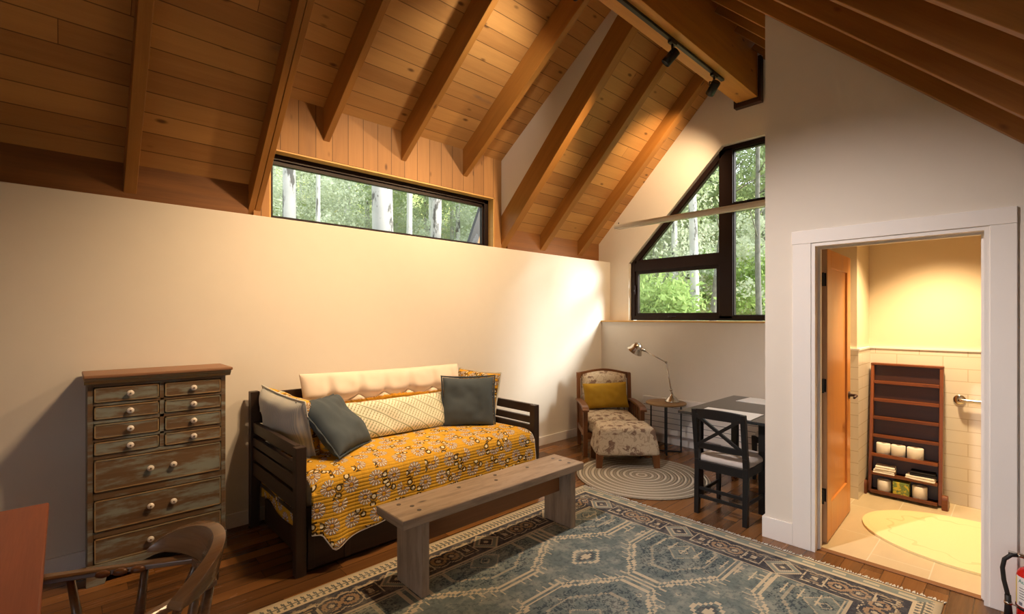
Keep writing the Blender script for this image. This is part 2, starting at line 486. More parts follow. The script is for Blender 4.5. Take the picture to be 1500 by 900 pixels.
RUGX, RUGY = 3.05, 2.46
def mat_rug():
    m, b = begin('teal_woven_rug_pattern')
    x, y, z = objco()                               # rug centre is the origin
    x0, y0 = x, y
    s = 0.0085
    x = (vfloor(x / s) + 0.5) * s; y = (vfloor(y / s) + 0.5) * s
    dl = RUGY / 2 - vabs(y); ds = RUGX / 2 - vabs(x)
    d = vmin(dl, ds)
    cream = srgb(204, 190, 162); navy = srgb(70, 70, 76); teal = srgb(110, 121, 119); teal2 = srgb(136, 144, 136); dteal = srgb(84, 94, 98)
    n1 = noise(vec(x, y), 7.0, 5.0, 0.65); n2 = noise(vec(x + 9.0, y), 38.0, 3.0, 0.6); n3 = noise(vec(x0, y0), 160.0, 2.0)
    fld = mix(smooth(n1, 0.4, 0.62), teal, teal2)
    fld = mix(smooth(n2, 0.50, 0.62) * 0.6, fld, dteal)
    wearl = smooth(noise(vec(x + 3.0, y), 22.0, 3.0, 0.7), 0.26, 0.42)      # worn breaks in the drawn lines
    # lattice of stepped, elongated medallions with double cream outlines
    PX, PY = 1.02, 0.80
    rx = vabs(vfrac(x / PX + 0.5) - 0.5) * 2.0; ry = vabs(vfrac(y / PY + 0.5) - 0.5) * 2.0
    st = 26.0
    fx = (vfloor(rx * st) + 0.5) / st; fy = (vfloor(ry * st) + 0.5) / st
    D = vmax(fx * 0.60 + fy * 0.74, vmax(rx * 0.78, ry * 0.96))
    rx2 = vabs(vfrac(x / PX) - 0.5) * 2.0; ry2 = vabs(vfrac(y / PY) - 0.5) * 2.0
    scal = voro(vec(x * 1.0, y * 1.6), 34.0)
    fld = mix((D < 0.60) * band(scal, 0.25, 0.46) * 0.8, fld, srgb(62, 74, 82))
    for lo, hi, a_ in ((0.665, 0.703, 0.95), (0.735, 0.768, 0.9), (0.42, 0.45, 0.5)):
        fld = mix(band(D, lo, hi) * a_ * wearl, fld, cream)
    # inner jewel, hooks and short combs
    dj = rx * PX * 0.9 + ry * PY
    for lo, hi, c_ in ((0.20, 0.222, cream), (0.10, 0.20, teal2), (0.05, 0.075, cream), (0.0, 0.03, navy)):
        fld = mix(band(dj, lo, hi) * 0.6 * wearl, fld, c_)
    D2 = (vfloor(rx2 * 20.0) + 0.5) / 20.0 * 0.9 + ry2
    fld = mix(band(D2, 0.20, 0.25) * 0.9, fld, cream); fld = mix((D2 < 0.09) * 0.9, fld, cream); fld = mix(band(D2, 0.09, 0.15) * 0.6, fld, navy)
    hk = vfrac(x / 0.052); hatch = (hk < 0.22) * band(D, 0.775, 0.86) * (vfrac(x / PX * 3.0) < 0.62)
    fld = mix(hatch * 0.75, fld, cream)
    m1 = vabs(vfrac(x / 0.17 + 0.25) - 0.5) * 0.17 + vabs(vfrac(y / 0.14) - 0.5) * 0.14
    fld = mix(band(m1, 0.012, 0.02) * smooth(n1, 0.5, 0.6) * (D > 0.44) * 0.8, fld, cream)
    comb = (vfrac(y / 0.085) < 0.13) * band(ds, 0.40, 0.54) * (vabs(y) < 0.80)
    fld = mix(comb * 0.85, fld, cream)
    combx = (vfrac(y / 0.085 + 0.12) < 0.36) * band(vabs(ds - 0.47), 0.022, 0.035) * (vabs(y) < 0.80)
    fld = mix(combx * 0.75, fld, cream)
    # dark band with rows of motifs; t runs along the border, w across it
    isl = dl < ds
    t = mix(isl, y, x); w = d
    P = 0.34
    ft = vabs(vfrac(t / P) - 0.5) * P; fw = vabs(w - 0.235)
    bnd = mix(smooth(n2, 0.5, 0.6), navy, srgb(84, 84, 88))
    dm = ft + fw
    alt = vfrac(t / (2 * P)) < 0.5
    for lo, hi, c in ((0.100, 0.112, cream), (0.055, 0.100, teal2), (0.055, 0.068, cream), (0.0, 0.018, cream)):
        bnd = mix(band(dm, lo, hi) * 0.85 * alt, bnd, c)
    fq = vabs(ft - 0.05); fr_ = vsqrt(fq * fq + fw * fw)
    for lo, hi, c in ((0.030, 0.050, srgb(178, 150, 118)), (0.0, 0.016, cream), (0.07, 0.078, cream)):
        bnd = mix(band(fr_, lo, hi) * 0.8 * (1.0 - alt) * smooth(n2, 0.34, 0.46), bnd, c)
    ft2 = vabs(vfrac(t / P + 0.5) - 0.5) * P
    dm2 = vmax(ft2, fw * 0.8)
    for lo, hi, c in ((0.048, 0.058, cream), (0.0, 0.018, cream), (0.030, 0.036, srgb(170, 150, 118))):
        bnd = mix(band(dm2, lo, hi) * (smooth(n2, 0.36, 0.5)) * 0.85, bnd, c)
    zig = vabs(w - 0.15 - vabs(vfrac(t / 0.085) - 0.5) * 0.05) < 0.008
    bnd = mix(zig * 0.6, bnd, srgb(178, 160, 130))
    c = fld
    c = mix(d < 0.355, c, bnd)
    c = mix(band(d, 0.34, 0.352) * 0.8, c, cream)
    c = mix(band(d, 0.365, 0.372) * 0.7, c, cream)
    # outer guard: barbed cream stripe on the long sides, striped on the ends
    barb = vfrac((t + vabs(dl - 0.068) * 0.35) / 0.034) < 0.42
    guard = mix(vmax(band(dl, 0.035, 0.062) * barb, vmax(band(dl, 0.074, 0.102) * barb, band(dl, 0.062, 0.074))) * 0.85, cream, srgb(72, 84, 88))
    gend = mix(band(ds, 0.030, 0.085), cream, teal2)
    gend = mix(band(ds, 0.045, 0.07) * (vfrac(y / 0.16) < 0.45), gend, srgb(196, 186, 160))
    gend = mix(band(ds, 0.0, 0.014), gend, navy)
    g = mix(isl, gend, guard)
    c = mix(d < 0.118, c, g)
    # pale wear
    c = mix(smooth(n1, 0.46, 0.72) * 0.30, c, srgb(178, 174, 160))
    c = mix(n3 * 0.35, c, mix(0.5, c, srgb(40, 46, 50)))
    link(c, b.inputs['Base Color']); b.inputs['Roughness'].default_value = 0.95
    b.inputs['Specular IOR Level'].default_value = 0.05
    bump(b, n3 + n2, 0.4, 0.004)
    return m
M['rug'] = mat_rug()

def mat_bathrug():
    m, b = begin('cream_bath_rug')
    x, y, z = objco()
    r = vsqrt(x * x / 0.25 + y * y / 0.384)
    w = vabs(r - 0.72 - (noise(vec(x, y), 6.0, 1.0) - 0.5) * 0.5)
    c = mix((w < 0.016) * 0.35, srgb(238, 222, 166), srgb(206, 184, 124))
    link(c, b.inputs['Base Color']); b.inputs['Roughness'].default_value = 0.95
    bump(b, noise(vec(x, y, z), 160.0) - (w < 0.022) * 0.6, 0.5, 0.006)
    return m
M['bathrug'] = mat_bathrug()

def mat_tissue():
    m, b = begin('yellow_green_floral_card')
    x, y, z = objco(); p = vec(x, y, z)
    n = noise(p, 36.0, 2.0); v = voro(p, 42.0)
    c = mix(smooth(n, 0.48, 0.54), srgb(206, 190, 60), srgb(120, 142, 70))
    c = mix(1.0 - smooth(v, 0.12, 0.3), c, srgb(74, 96, 84))
    link(c, b.inputs['Base Color']); b.inputs['Roughness'].default_value = 0.6
    return m
M['tissue'] = mat_tissue()

def mat_seatrug():
    m, b = begin('red_woven_seat_cloth')
    x, y, z = objco(); p = vec(x, y, z)
    c = mix(smooth(noise(p, 22.0, 2.0), 0.45, 0.55), srgb(120, 92, 84), srgb(150, 62, 52))
    link(c, b.inputs['Base Color']); b.inputs['Roughness'].default_value = 0.95
    return m
M['seatrug'] = mat_seatrug()

def mat_bark():
    m, b = begin('white_aspen_bark')
    x, y, z = objco(); r = objrand()
    p = vec(x * 1.0 + r * 9.0, y, z * 0.9)
    sc = smooth(noise(vec(x * 7.0 + r * 20.0, y * 7.0, z * 2.2), 1.0, 4.0, 0.65), 0.55, 0.62)
    c = mix(noise(p, 4.0, 3.0), srgb(170, 168, 164), srgb(206, 204, 200))
    c = mix(sc * 0.85, c, srgb(62, 58, 52))
    link(c, b.inputs['Base Color']); b.inputs['Roughness'].default_value = 0.8
    return m
M['bark'] = mat_bark()
M['bark_grey'] = plain('grey_dead_bark', srgb(128, 124, 116), 0.9, mottled=0.35, spec=0.1)

def mat_leaf(name, a, bcol):
    m, b = begin(name)
    x, y, z = objco()
    link(mix(noise(vec(x, y, z), 2.5, 4.0, 0.7), a, bcol), b.inputs['Base Color'])
    b.inputs['Roughness'].default_value = 0.7; b.inputs['Specular IOR Level'].default_value = 0.2
    t = NT.nodes.new('ShaderNodeBsdfTranslucent'); mx = NT.nodes.new('ShaderNodeMixShader')
    t.inputs['Color'].default_value = bcol
    mx.inputs[0].default_value = 0.4
    out = NT.nodes['Material Output']
    NT.links.new(b.outputs[0], mx.inputs[1]); NT.links.new(t.outputs[0], mx.inputs[2]); NT.links.new(mx.outputs[0], out.inputs[0])
    return m
M['leaf'] = mat_leaf('aspen_leaves', srgb(138, 156, 110), srgb(204, 214, 170))
M['leaf_dark'] = mat_leaf('shrub_leaves', srgb(116, 146, 80), srgb(170, 192, 118))
M['leaf_grey'] = mat_leaf('pale_sage_leaves', srgb(164, 176, 146), srgb(220, 224, 202))

def mat_meadow():
    m, b = begin('hillside_meadow')
    x, y, z = objco(); p = vec(x, y, z)
    n = noise(p, 1.3, 5.0, 0.7); n2 = noise(vec(x * 6.0, y * 6.0, z * 1.2), 2.0, 4.0, 0.7)
    c = mix(smooth(n, 0.38, 0.62), srgb(150, 168, 96), srgb(204, 200, 140))
    c = mix(smooth(n2, 0.45, 0.65) * 0.6, c, srgb(128, 152, 84))
    link(c, b.inputs['Base Color']); b.inputs['Roughness'].default_value = 0.95
    b.inputs['Specular IOR Level'].default_value = 0.05
    bump(b, n2, 1.0, 0.2)
    return m
M['meadow'] = mat_meadow()

# ================================================================== THE ROOM
WY = 3.98           # face of the long wall
LEDGE = 2.325
WINX = 5.63         # face of the gable window wall
BX = 3.62           # face of the bathroom wall
KB, KD, KDR = 6.58, 6.78, 6.92     # left slope: z = K - y  (rafter underside, boards, deep rafter top)
RB, RD = 2.445, 2.775              # right slope: z = K + y
DS = 0.68                          # dormer pitch
def dorm(y): return 3.385 + DS * (4.18 - y)

# floor
bm = bm_new(); prism(bm, [(-2.2, -1.6), (3.69, -1.6), (3.69, 1.145), (5.63, 1.145), (5.63, 4.18), (-2.2, 4.18)], 'z', -0.06, 0.0)
struct('floor', bm, M['floor'], grain=0)
struct('floor_bath', bxo(3.69, 5.45, -1.6, 1.145, -0.06, 0.0), M['bath_floor'], grain=0)

# walls
struct('wall_left', bxo(-2.2, 5.63, WY, 4.18, 0, LEDGE), M['wall'], bevel=0.006)
struct('wall_back', bxo(5.42, 5.63, 1.245, WY, 0, 1.487), M['wall'])
struct('trim_1', bxo(5.405, 5.63, 1.245, WY, 1.487, 1.505), M['jamb'], grain=1)     # window shelf
win = [(3.68, 1.507), (3.68, 2.285), (2.41, 3.565), (1.79, 3.565), (1.25, 3.02), (1.25, 1.507)]
outer = [(4.3, 1.487), (4.3, 2.50), (2.1, 4.70), (1.02, 3.80), (1.02, 1.487)]
bm = bm_new(); poly_hole(bm, outer, win, 'x', WINX, WINX + 0.2); struct('wall_gable', bm, M['wall'])
# bathroom partition with its doorway
DY0, DY1, DH = 0.12, 0.957, 2.04
bm = bm_new()
prism(bm, [(1.245, 0), (1.245, RD + 1.245), (-1.6, RD - 1.6), (-1.6, 0), (DY0, 0), (DY0, DH), (DY1, DH), (DY1, 0)], 'x', BX, BX + 0.14)
struct('wall_bath', bm, M['wall'])
bm = bm_new(); prism(bm, [(BX + 0.14, 0), (5.83, 0), (5.83, 4.0), (BX + 0.14, 4.0)], 'y', 1.145, 1.245); struct('wall_alcove', bm, M['wall'])
# bathroom shell
struct('wall_bath_back', bxo(5.40, 5.5, -1.6, 1.145, 0, 2.5), M['plaster_bath'])
struct('wall_bath_chase', bxo(4.935, 5.40, 0.965, 1.145, 0, 2.5), M['plaster_bath'])
struct('wall_bath_side', bxo(3.76, 5.5, -1.7, -1.6, 0, 2.5), M['plaster_bath'])
struct('ceiling_bath', bxo(3.76, 5.5, -1.7, 1.145, 2.5, 2.56), M['plaster_bath'])
struct('wall_tiles_back', bxo(5.388, 5.40, -1.6, 0.965, 0, 1.268), M['bath_tile'], grain=1)
bm = bm_new(); box(bm, 4.923, 5.388, 0.953, 0.965, 0, 1.268); box(bm, 4.923, 4.935, 0.965, 1.145, 0, 1.268)
struct('wall_tiles_chase', bm, M['bath_tile'], grain=0)
bm = bm_new(); box(bm, 5.380, 5.40, -1.6, 0.965, 1.268, 1.283); box(bm, 4.915, 5.38, 0.945, 0.965, 1.268, 1.283); box(bm, 4.915, 4.935, 0.965, 1.145, 1.268, 1.283)
struct('trim_2', bm, M['white_trim'])                                               # tile cap

# rear of the room (behind the camera): two piers and a header round an unglazed opening shaped to let fill daylight in, and the low wall on the right
bm = bm_new(); poly_hole(bm, [(-1.6, 0), (4.3, 0), (4.3, 2.5), (2.1, 4.7), (-1.6, 1.1)], [(-1.3, 0.05), (-1.3, 1.25), (-0.9, 1.65), (-0.55, 2.0), (1.1, 2.0), (1.1, 0.05)], 'x', -2.2, -2.05)
struct('wall_rear', bm, M['wall'])
struct('wall_right', bxo(-2.2, BX, -1.7, -1.6, 0, 1.25), M['wall'])

# ceilings
def slab(name, x0, x1, y0, z0, y1, z1, th, mat, x_grain=True):
    """sloping board ceiling from (y0,z0) up to (y1,z1); local x runs along the world x axis"""
    L = sqrt((y1 - y0) ** 2 + (z1 - z0) ** 2)
    o = struct(name, bxo(0, x1 - x0, 0, L, 0, th), mat, grain=0)
    e = Vector((0, y1 - y0, z1 - z0)).normalized(); n = Vector((1, 0, 0)).cross(e)
    X = Vector((1, 0, 0))
    if n.z < 0: n = -n; X = n.cross(e) * -1
    # keep a right handed frame: X, e, n
    Xr = e.cross(n)
    Mx = Matrix((Xr, e, n)).transposed().to_4x4()
    Mx.translation = Vector((x0 if Xr.x > 0 else x1, y0, z0))
    o.matrix_world = Mx
    return o
slab('ceiling_left', -2.2, 1.07, 4.32, KD - 4.32, 2.10, KD - 2.10, 0.05, M['deck'])
slab('ceiling_far', 3.80, 5.80, 4.32, KD - 4.32, 2.10, KD - 2.10, 0.05, M['deck'])
slab('ceiling_dormer', 1.10, 3.76, 4.36, dorm(4.36), 1.98, dorm(1.98), 0.05, M['deck'])
slab('ceiling_right', -2.2, 5.80, -1.75, RD - 1.75, 2.10, RD + 2.10, 0.05, M['deck'])
# dormer side walls
for nm, xa, xb in (('wall_dormer_far', 3.745, 3.80), ('wall_dormer_near', 1.07, 1.145)):
    bm = bm_new(); prism(bm, [(4.30, KDR - 4.30 - 0.06), (4.30, dorm(4.30) + 0.02), (2.06, dorm(2.06) + 0.02), (2.06, KDR - 2.06 - 0.06)], 'x', xa, xb)
    struct(nm, bm, M['wall'])
# boarded front of the dormer above and beside the clerestory window
WX0, WX1, WZ = 1.215, 3.637, 2.932
bm = bm_new(); prism(bm, [(1.10, LEDGE), (1.10, 3.44), (3.744, 3.44), (3.744, LEDGE), (WX1, LEDGE), (WX1, WZ), (WX0, WZ), (WX0, LEDGE)], 'y', 4.18, 4.34)
struct('wall_dormer_front', bm, M['panel'], grain=2)
struct('trim_3', bxo(-2.2, 1.062, 4.18, 4.21, LEDGE - 0.02, 2.63), M['frieze'])
struct('trim_4', bxo(3.842, 5.63, 4.18, 4.21, LEDGE - 0.02, 2.62), M['frieze'])

bm = bm_new(); prism(bm, [(1.26, RB + 1.26), (1.95, RB + 1.95), (1.95, RD + 1.95), (1.26, RD + 1.26)], 'x', 5.60, 5.629)
struct('trim_8', bm, M['rafter'], grain=1)
# door casing, skirtings, threshold
bm = bm_new()
box(bm, BX - 0.016, BX, DY1, 1.067, 0, DH); box(bm, BX - 0.016, BX, 0.018, DY0, 0, DH); box(bm, BX - 0.018, BX, 0.018, 1.072, DH, 2.128)
struct('trim_5', bm, M['white_trim'], bevel=0.003)
bm = bm_new()
JX = BX - 0.010
box(bm, JX, BX + 0.14, DY1 - 0.022, DY1, 0, DH - 0.022); box(bm, JX, BX + 0.14, DY0, DY0 + 0.022, 0, DH - 0.022); box(bm, JX, BX + 0.14, DY0, DY1, DH - 0.022, DH)
box(bm, BX + 0.055, BX + 0.09, DY1 - 0.036, DY1 - 0.0221, 0, DH - 0.036); box(bm, BX + 0.055, BX + 0.09, DY0 + 0.0221, DY0 + 0.036, 0, DH - 0.036); box(bm, BX + 0.055, BX + 0.09, DY0 + 0.0221, DY1 - 0.0221, DH - 0.036, DH - 0.0221)
struct('trim_6', bm, M['white_trim'])
struct('trim_7', bxo(3.665, 3.715, DY0 + 0.03, DY1 - 0.03, 0.0, 0.006), M['bench_under'], grain=1, bevel=0.003)
bm = bm_new(); box(bm, BX - 0.016, BX, 1.067, 1.261, 0, 0.145); box(bm, BX, 4.2, 1.245, 1.261, 0, 0.145)
struct('baseboard_bath', bm, M['white_trim'], bevel=0.003)
struct('baseboard_left', bxo(-2.2, 5.42, WY - 0.016, WY, 0, 0.105), M['white_trim'], bevel=0.003)
struct('baseboard_back', bxo(5.404, 5.42, 1.3, WY - 0.016, 0, 0.13), M['white_trim'], bevel=0.003)

# ------------------------------------------------------------------ windows
def window_root(name, loc):
    o = bpy.data.objects.new(name, None); COL.objects.link(o); o.location = loc; o['kind'] = 'structure'
    return o
w1 = window_root('window_1', (0, 0, 0))
FY0, FY1 = 4.275, 4.335
bm = bm_new()
box(bm, WX0, WX1, 4.184, 4.34, WZ - 0.014, WZ); box(bm, WX0, WX0 + 0.014, 4.184, 4.34, LEDGE, WZ); box(bm, WX1 - 0.014, WX1, 4.184, 4.34, LEDGE, WZ)
obj('jamb_liner', bm, M['jamb'], w1, grain=0)
bm = bm_new()
a0, a1, b0, b1 = WX0 + 0.014, WX1 - 0.014, LEDGE + 0.005, WZ - 0.014
box(bm, a0, a1, FY0, FY1, b1 - 0.05, b1); box(bm, a0, a1, FY0, FY1, b0, b0 + 0.062); box(bm, a0, a0 + 0.035, FY0, FY1, b0, b1); box(bm, a1 - 0.06, a1, FY0, FY1, b0, b1)
obj('window_frame', bm, M['bronze'], w1, bevel=0.003)
bm = bm_new()
c0, c1, d0, d1 = a0 + 0.035, a1 - 0.06, b0 + 0.062, b1 - 0.05
box(bm, c0, c1, FY0 + 0.018, FY1, d1 - 0.035, d1); box(bm, c0, c1, FY0 + 0.018, FY1, d0, d0 + 0.012); box(bm, c0, c0 + 0.012, FY0 + 0.018, FY1, d0, d1); box(bm, c1 - 0.02, c1, FY0 + 0.018, FY1, d0, d1)
obj('sash', bm, M['bronze'], w1, bevel=0.002)
obj('pane', bxo(c0, c1, FY0 + 0.04, FY0 + 0.044, d0, d1), M['glass'], w1)

w2 = window_root('window_2', (0, 0, 0))
def inset(poly, d):
    n = len(poly); out = []
    for i in range(n):
        p0 = Vector(poly[i - 1]); p1 = Vector(poly[i]); p2 = Vector(poly[(i + 1) % n])
        e1 = (p1 - p0).normalized(); e2 = (p2 - p1).normalized()
        n1 = Vector((-e1.y, e1.x)); n2 = Vector((-e2.y, e2.x))
        k = d / (1 + n1.dot(n2))
        out.append(tuple(p1 + (n1 + n2) * k))
    return out
def area(poly): return sum(poly[i - 1][0] * poly[i][1] - poly[i][0] * poly[i - 1][1] for i in range(len(poly)))
def ccw(poly): return poly if area(poly) > 0 else list(reversed(poly))
wp = ccw(win); GX0, GX1 = WINX + 0.05, WINX + 0.13
fr = inset(wp, 0.004); fi = inset(wp, 0.062)
bm = bm_new(); poly_hole(bm, fr, fi, 'x', GX0, GX1)
box(bm, GX0, GX1, 2.308, 2.468, 1.53, 3.53)                       # main mullion
box(bm, GX0, GX1, 2.46, 3.62, 2.175, 2.315)                        # left transom
box(bm, GX0, GX1, 1.30, 2.31, 2.795, 2.885)                        # right transom
obj('window_frame', bm, M['bronze'], w2, bevel=0.004)
def sash(poly, d=0.03):
    p = ccw(poly); bm = bm_new(); poly_hole(bm, p, inset(p, d), 'x', GX0 + 0.02, GX1 - 0.005)
    s = obj('sash', bm, M['bronze'], w2, bevel=0.003)
    bm = bm_new(); prism(bm, inset(p, d - 0.004), 'x', GX0 + 0.045, GX0 + 0.049)
    obj('pane', bm, M['glass'], s)
sash([(3.62, 1.567), (3.62, 2.177), (2.466, 2.177), (2.466, 1.567)], 0.04)
sash([(3.567, 2.313), (2.466, 3.42), (2.466, 2.313)], 0.012)
sash([(2.31, 1.567), (2.31, 2.797), (1.31, 2.797), (1.31, 1.567)], 0.012)
sash([(2.31, 2.883), (2.31, 3.50), (1.815, 3.50), (1.31, 2.99), (1.31, 2.883)], 0.012)
bm = bm_new(); tube(bm, [(GX0 - 0.01, 3.12, 1.555), (GX0 - 0.03, 3.09, 1.557), (GX0 - 0.03, 3.00, 1.557)], 0.008, 8); box(bm, GX0 - 0.02, GX0, 3.08, 3.16, 1.545, 1.565)
obj('crank_handle', bm, M['bronze'], w2)
bm = bm_new(); box(bm, GX0 - 0.012, GX0, 3.606, 3.626, 1.86, 1.98); box(bm, GX0 - 0.03, GX0 - 0.01, 3.609, 3.623, 1.90, 1.92)
obj('latch', bm, M['bronze'], w2)

# ------------------------------------------------------------------ timber: ridge beam and rafters
def beam_obj(name, p0, p1, w, d, mat, label, group, up=(0, 0, 1), bevel=0.004, seam=False):
    """timber whose local x runs along the grain; p0, p1 are on its underside centre line"""
    Mx, L = frame_of(p0, p1, up)
    bm = bm_new()
    if seam:
        box(bm, 0, L, -w / 2, -0.0025, 0, d); box(bm, 0, L, 0.0025, w / 2, 0, d); box(bm, 0, L, -0.003, 0.003, 0.006, d - 0.01)
    else:
        box(bm, 0, L, -w / 2, w / 2, 0, d)
    o = obj(name, bm, mat, grain=0, bevel=bevel); o.matrix_world = Mx
    return tag(o, label, 'beam', group)

beam_obj('ridge_beam', (-2.2, 2.10, 3.97), (5.55, 2.10, 3.97), 0.225, 0.78, M['beam'], 'thick honey wood ridge beam along the ceiling peak carrying the black track', None)
o = None
bm = bm_new()
box(bm, 5.55, 5.63, 1.955, 2.245, 3.92, 3.97); box(bm, 5.55, 5.63, 1.955, 1.985, 3.97, 4.42); box(bm, 5.55, 5.63, 2.215, 2.245, 3.97, 4.33)
tag(obj('beam_collar', bm, M['dark_collar'], bevel=0.003), 'dark brown collar holding the far end of the ridge beam on the wall', 'bracket')

def left_rafter(x0, x1, label, kt=KD, seam=False):
    ya, yb = 4.22, 2.20
    d = (kt - KB) / sqrt(2)
    return beam_obj('rafter', ((x0 + x1) / 2, ya, KB - ya), ((x0 + x1) / 2, yb, KB - yb), x1 - x0, d, M['rafter'], label, 'main roof rafters on the long wall side', seam=seam)
left_rafter(0.295, 0.365, 'lone slim rafter crossing the dark board ceiling above the chest of drawers', KD + 0.03)
left_rafter(1.062, 1.150, 'doubled rafter with a seam down its underside, at the left end of the clerestory window', KDR, True)
left_rafter(3.742, 3.842, 'deep rafter under the white triangular wall at the right side of the dormer', KDR)
left_rafter(4.405, 4.50, 'middle rafter of the three between the dormer and the gable window wall', KD + 0.03)
left_rafter(5.15, 5.25, 'last rafter before the gable window wall, its foot above the corner ledge', KD + 0.03)

def dormer_rafter(x0, x1, label):
    zb = lambda y: 3.095 + 0.667 * (4.18 - y)
    ya, yb = 4.24, 2.20
    return beam_obj('rafter', ((x0 + x1) / 2, ya, zb(ya)), ((x0 + x1) / 2, yb, zb(yb)), x1 - x0, 0.25, M['rafter'], label, 'dormer rafters above the clerestory window')
dormer_rafter(1.655, 1.71, 'dormer rafter nearest the doubled rafter, over the left third of the clerestory window')
dormer_rafter(2.42, 2.475, 'middle dormer rafter ending on the vertical boards above the clerestory window')
dormer_rafter(3.18, 3.24, 'dormer rafter nearest the white triangular wall, over the right end of the clerestory window')

def right_rafter(x0, label):
    w = 0.045
    ya, yb = -1.7, 1.99
    return beam_obj('rafter', (x0 + w / 2, ya, RB + ya), (x0 + w / 2, yb, RB + yb), w, 0.233, M['rafter'], label, 'closely spaced rafters on the bathroom side of the roof')
RL = ['rafter lying along the sloping top of the white wall above the bathroom door',
      'first rafter out from the sloping wall top above the bathroom door',
      'second rafter out from the sloping wall top above the bathroom door',
      'rafter at the top right corner, third out from the wall above the bathroom door']
for k, lb in enumerate(RL): right_rafter(3.565 - 0.452 * k, lb)
RL = ['first rafter behind the bathroom wall on the dim right side of the ridge beam',
      'second rafter behind the bathroom wall on the dim right side of the ridge beam',
      'third rafter behind the bathroom wall on the dim right side of the ridge beam',
      'dimmest rafter beside the collar at the far end of the ridge beam']
for k, lb in enumerate(RL):
    o = right_rafter(4.02 + 0.452 * k, lb)

# ------------------------------------------------------------------ bathroom door
d1 = bpy.data.objects.new('door_1', None); COL.objects.link(d1); d1['kind'] = 'structure'
d1.location = (3.80, 0.953, 0.008); d1.rotation_euler = (0, 0, radians(2.0))
DW, DT, DHH = 0.77, 0.042, 2.012
bm = bm_new()      # stiles and rails, local: x along the door, y from 0 to -DT
for a in ((0.0, 0.115, 0, DHH), (DW - 0.115, DW, 0, DHH), (0.115, DW - 0.115, DHH - 0.125, DHH), (0.115, DW - 0.115, 0, 0.25)):
    box(bm, a[0], a[1], -DT, 0, a[2], a[3])
obj('door_frame', bm, M['doorwood'], d1, grain=2, bevel=0.003)
obj('door_panel', bxo(0.11, DW - 0.11, -DT + 0.014, -0.014, 0.245, DHH - 0.12), M['doorwood'], d1, grain=2)
obj('door_edge', bxo(-0.0015, 0.0, -DT + 0.002, -0.002, 0, DHH), M['door_edge'], d1, grain=2)
for z in (0.28, 1.03, 1.755):
    bm = bm_new(); box(bm, -0.004, -0.0015, -DT + 0.006, 0.004, z, z + 0.09); box(bm, -0.064, -0.060, -0.036, 0.006, z, z + 0.09)
    box(bm, -0.062, -0.002, -0.001, 0.006, z + 0.002, z + 0.088)
    tube(bm, [(-0.034, 0.004, z - 0.003), (-0.034, 0.004, z + 0.093)], 0.008, 10)
    obj('hinge', bm, M['black_metal'], d1)
bm = bm_new()
for s in (-1, 1):
    y0 = -DT if s < 0 else 0.0
    Mx = Matrix.Translation((DW - 0.06, y0, 0.93)) @ Matrix.Rotation(radians(90) * (1 if s < 0 else -1), 4, 'X')
    lathe(bm, [(0.030, 0.0), (0.030, 0.006), (0.012, 0.010), (0.011, 0.045)], 16, Mx)
    tube(bm, [(DW - 0.06, y0 + s * 0.045, 0.93), (DW - 0.075, y0 + s * 0.052, 0.93), (DW - 0.11, y0 + s * 0.052, 0.928), (DW - 0.155, y0 + s * 0.050, 0.922)], [0.010, 0.010, 0.009, 0.008], 10)
obj('door_handle', bm, M['dark_collar'], d1)
SPOTS = []
def aim(loc, d): return tuple(Vector(loc) + Vector(d))
# ------------------------------------------------------------------ track lighting on the ridge beam
tr = obj('light_track', bxo(-1.2, 4.88, 2.064, 2.098, 3.945, 3.97), M['black_metal'], grain=0, bevel=0.003)
tag(tr, 'long black lighting track running along the underside of the ridge beam', 'track')
def track_head(x, target, label, power, ang, col=(1.0, 0.67, 0.37)):
    p = Vector((x, 2.081, 3.945))
    t = thing('track_light', label, 'spotlight', p, 0, 'black spotlights on the ridge beam track')
    bm = bm_new(); box(bm, -0.05, 0.05, -0.017, 0.017, -0.022, 0.0); tube(bm, [(0, 0, -0.02), (0, 0, -0.085)], 0.011, 10)
    obj('adapter', bm, M['black_metal'], t)
    piv = Vector((0, 0, -0.115)); d = (Vector(target) - (p + piv)).normalized()
    q = d.to_track_quat('Z', 'Y').to_matrix().to_4x4(); Mx = Matrix.Translation(piv) @ q
    bm = bm_new(); lathe(bm, [(0.030, -0.05), (0.042, -0.045), (0.043, 0.085), (0.039, 0.088), (0.037, 0.06)], 20, Mx, cap=False)
    lathe(bm, [(0.0005, -0.051), (0.030, -0.05)], 20, Mx, cap=False); lathe(bm, [(0.0005, 0.052), (0.037, 0.06)], 20, Mx, cap=False)
    obj('lamp_can', bm, M['black_metal'], t)
    bm = bm_new(); s = q @ Vector((1, 0, 0))
    tube(bm, [Vector((0, 0, -0.075)) , Vector((0, 0, -0.075)) + s * 0.05, piv + s * 0.05, piv + s * 0.043], 0.006, 8)
    obj('yoke', bm, M['black_metal'], t)
    bm = bm_new(); lathe(bm, [(0.0005, 0.062), (0.030, 0.064), (0.034, 0.063)], 20, Mx, cap=False); obj('lens', bm, M['bulb'], t)
    SPOTS.append((tuple(p + piv + d * 0.10), tuple(Vector(target)), power, ang, col))
track_head(3.86, (2.9, 3.98, 1.6), 'black spotlight on the ridge track, the one above the middle of the dark slope boards', 260, 100)
track_head(4.68, (5.63, 3.6, 2.75), 'black spotlight at the end of the ridge track nearest the gable window', 150, 90)
track_head(2.05, (1.95, 3.98, 1.7), 'black spotlight on the ridge track above the bench', 290, 88)
track_head(1.86, (0.62, 3.3, 0.25), 'added unseen fill spotlight on the ridge track turned to the chest of drawers', 170, 84)  # added head out of view, brightens the chest and floor at lower left
track_head(2.62, (2.75, 3.7, 3.74), 'added unseen fill spotlight on the ridge track brightening the dormer ceiling', 75, 80, (1.0, 0.84, 0.64))  # added head out of view, stands in for window light on the dormer boards
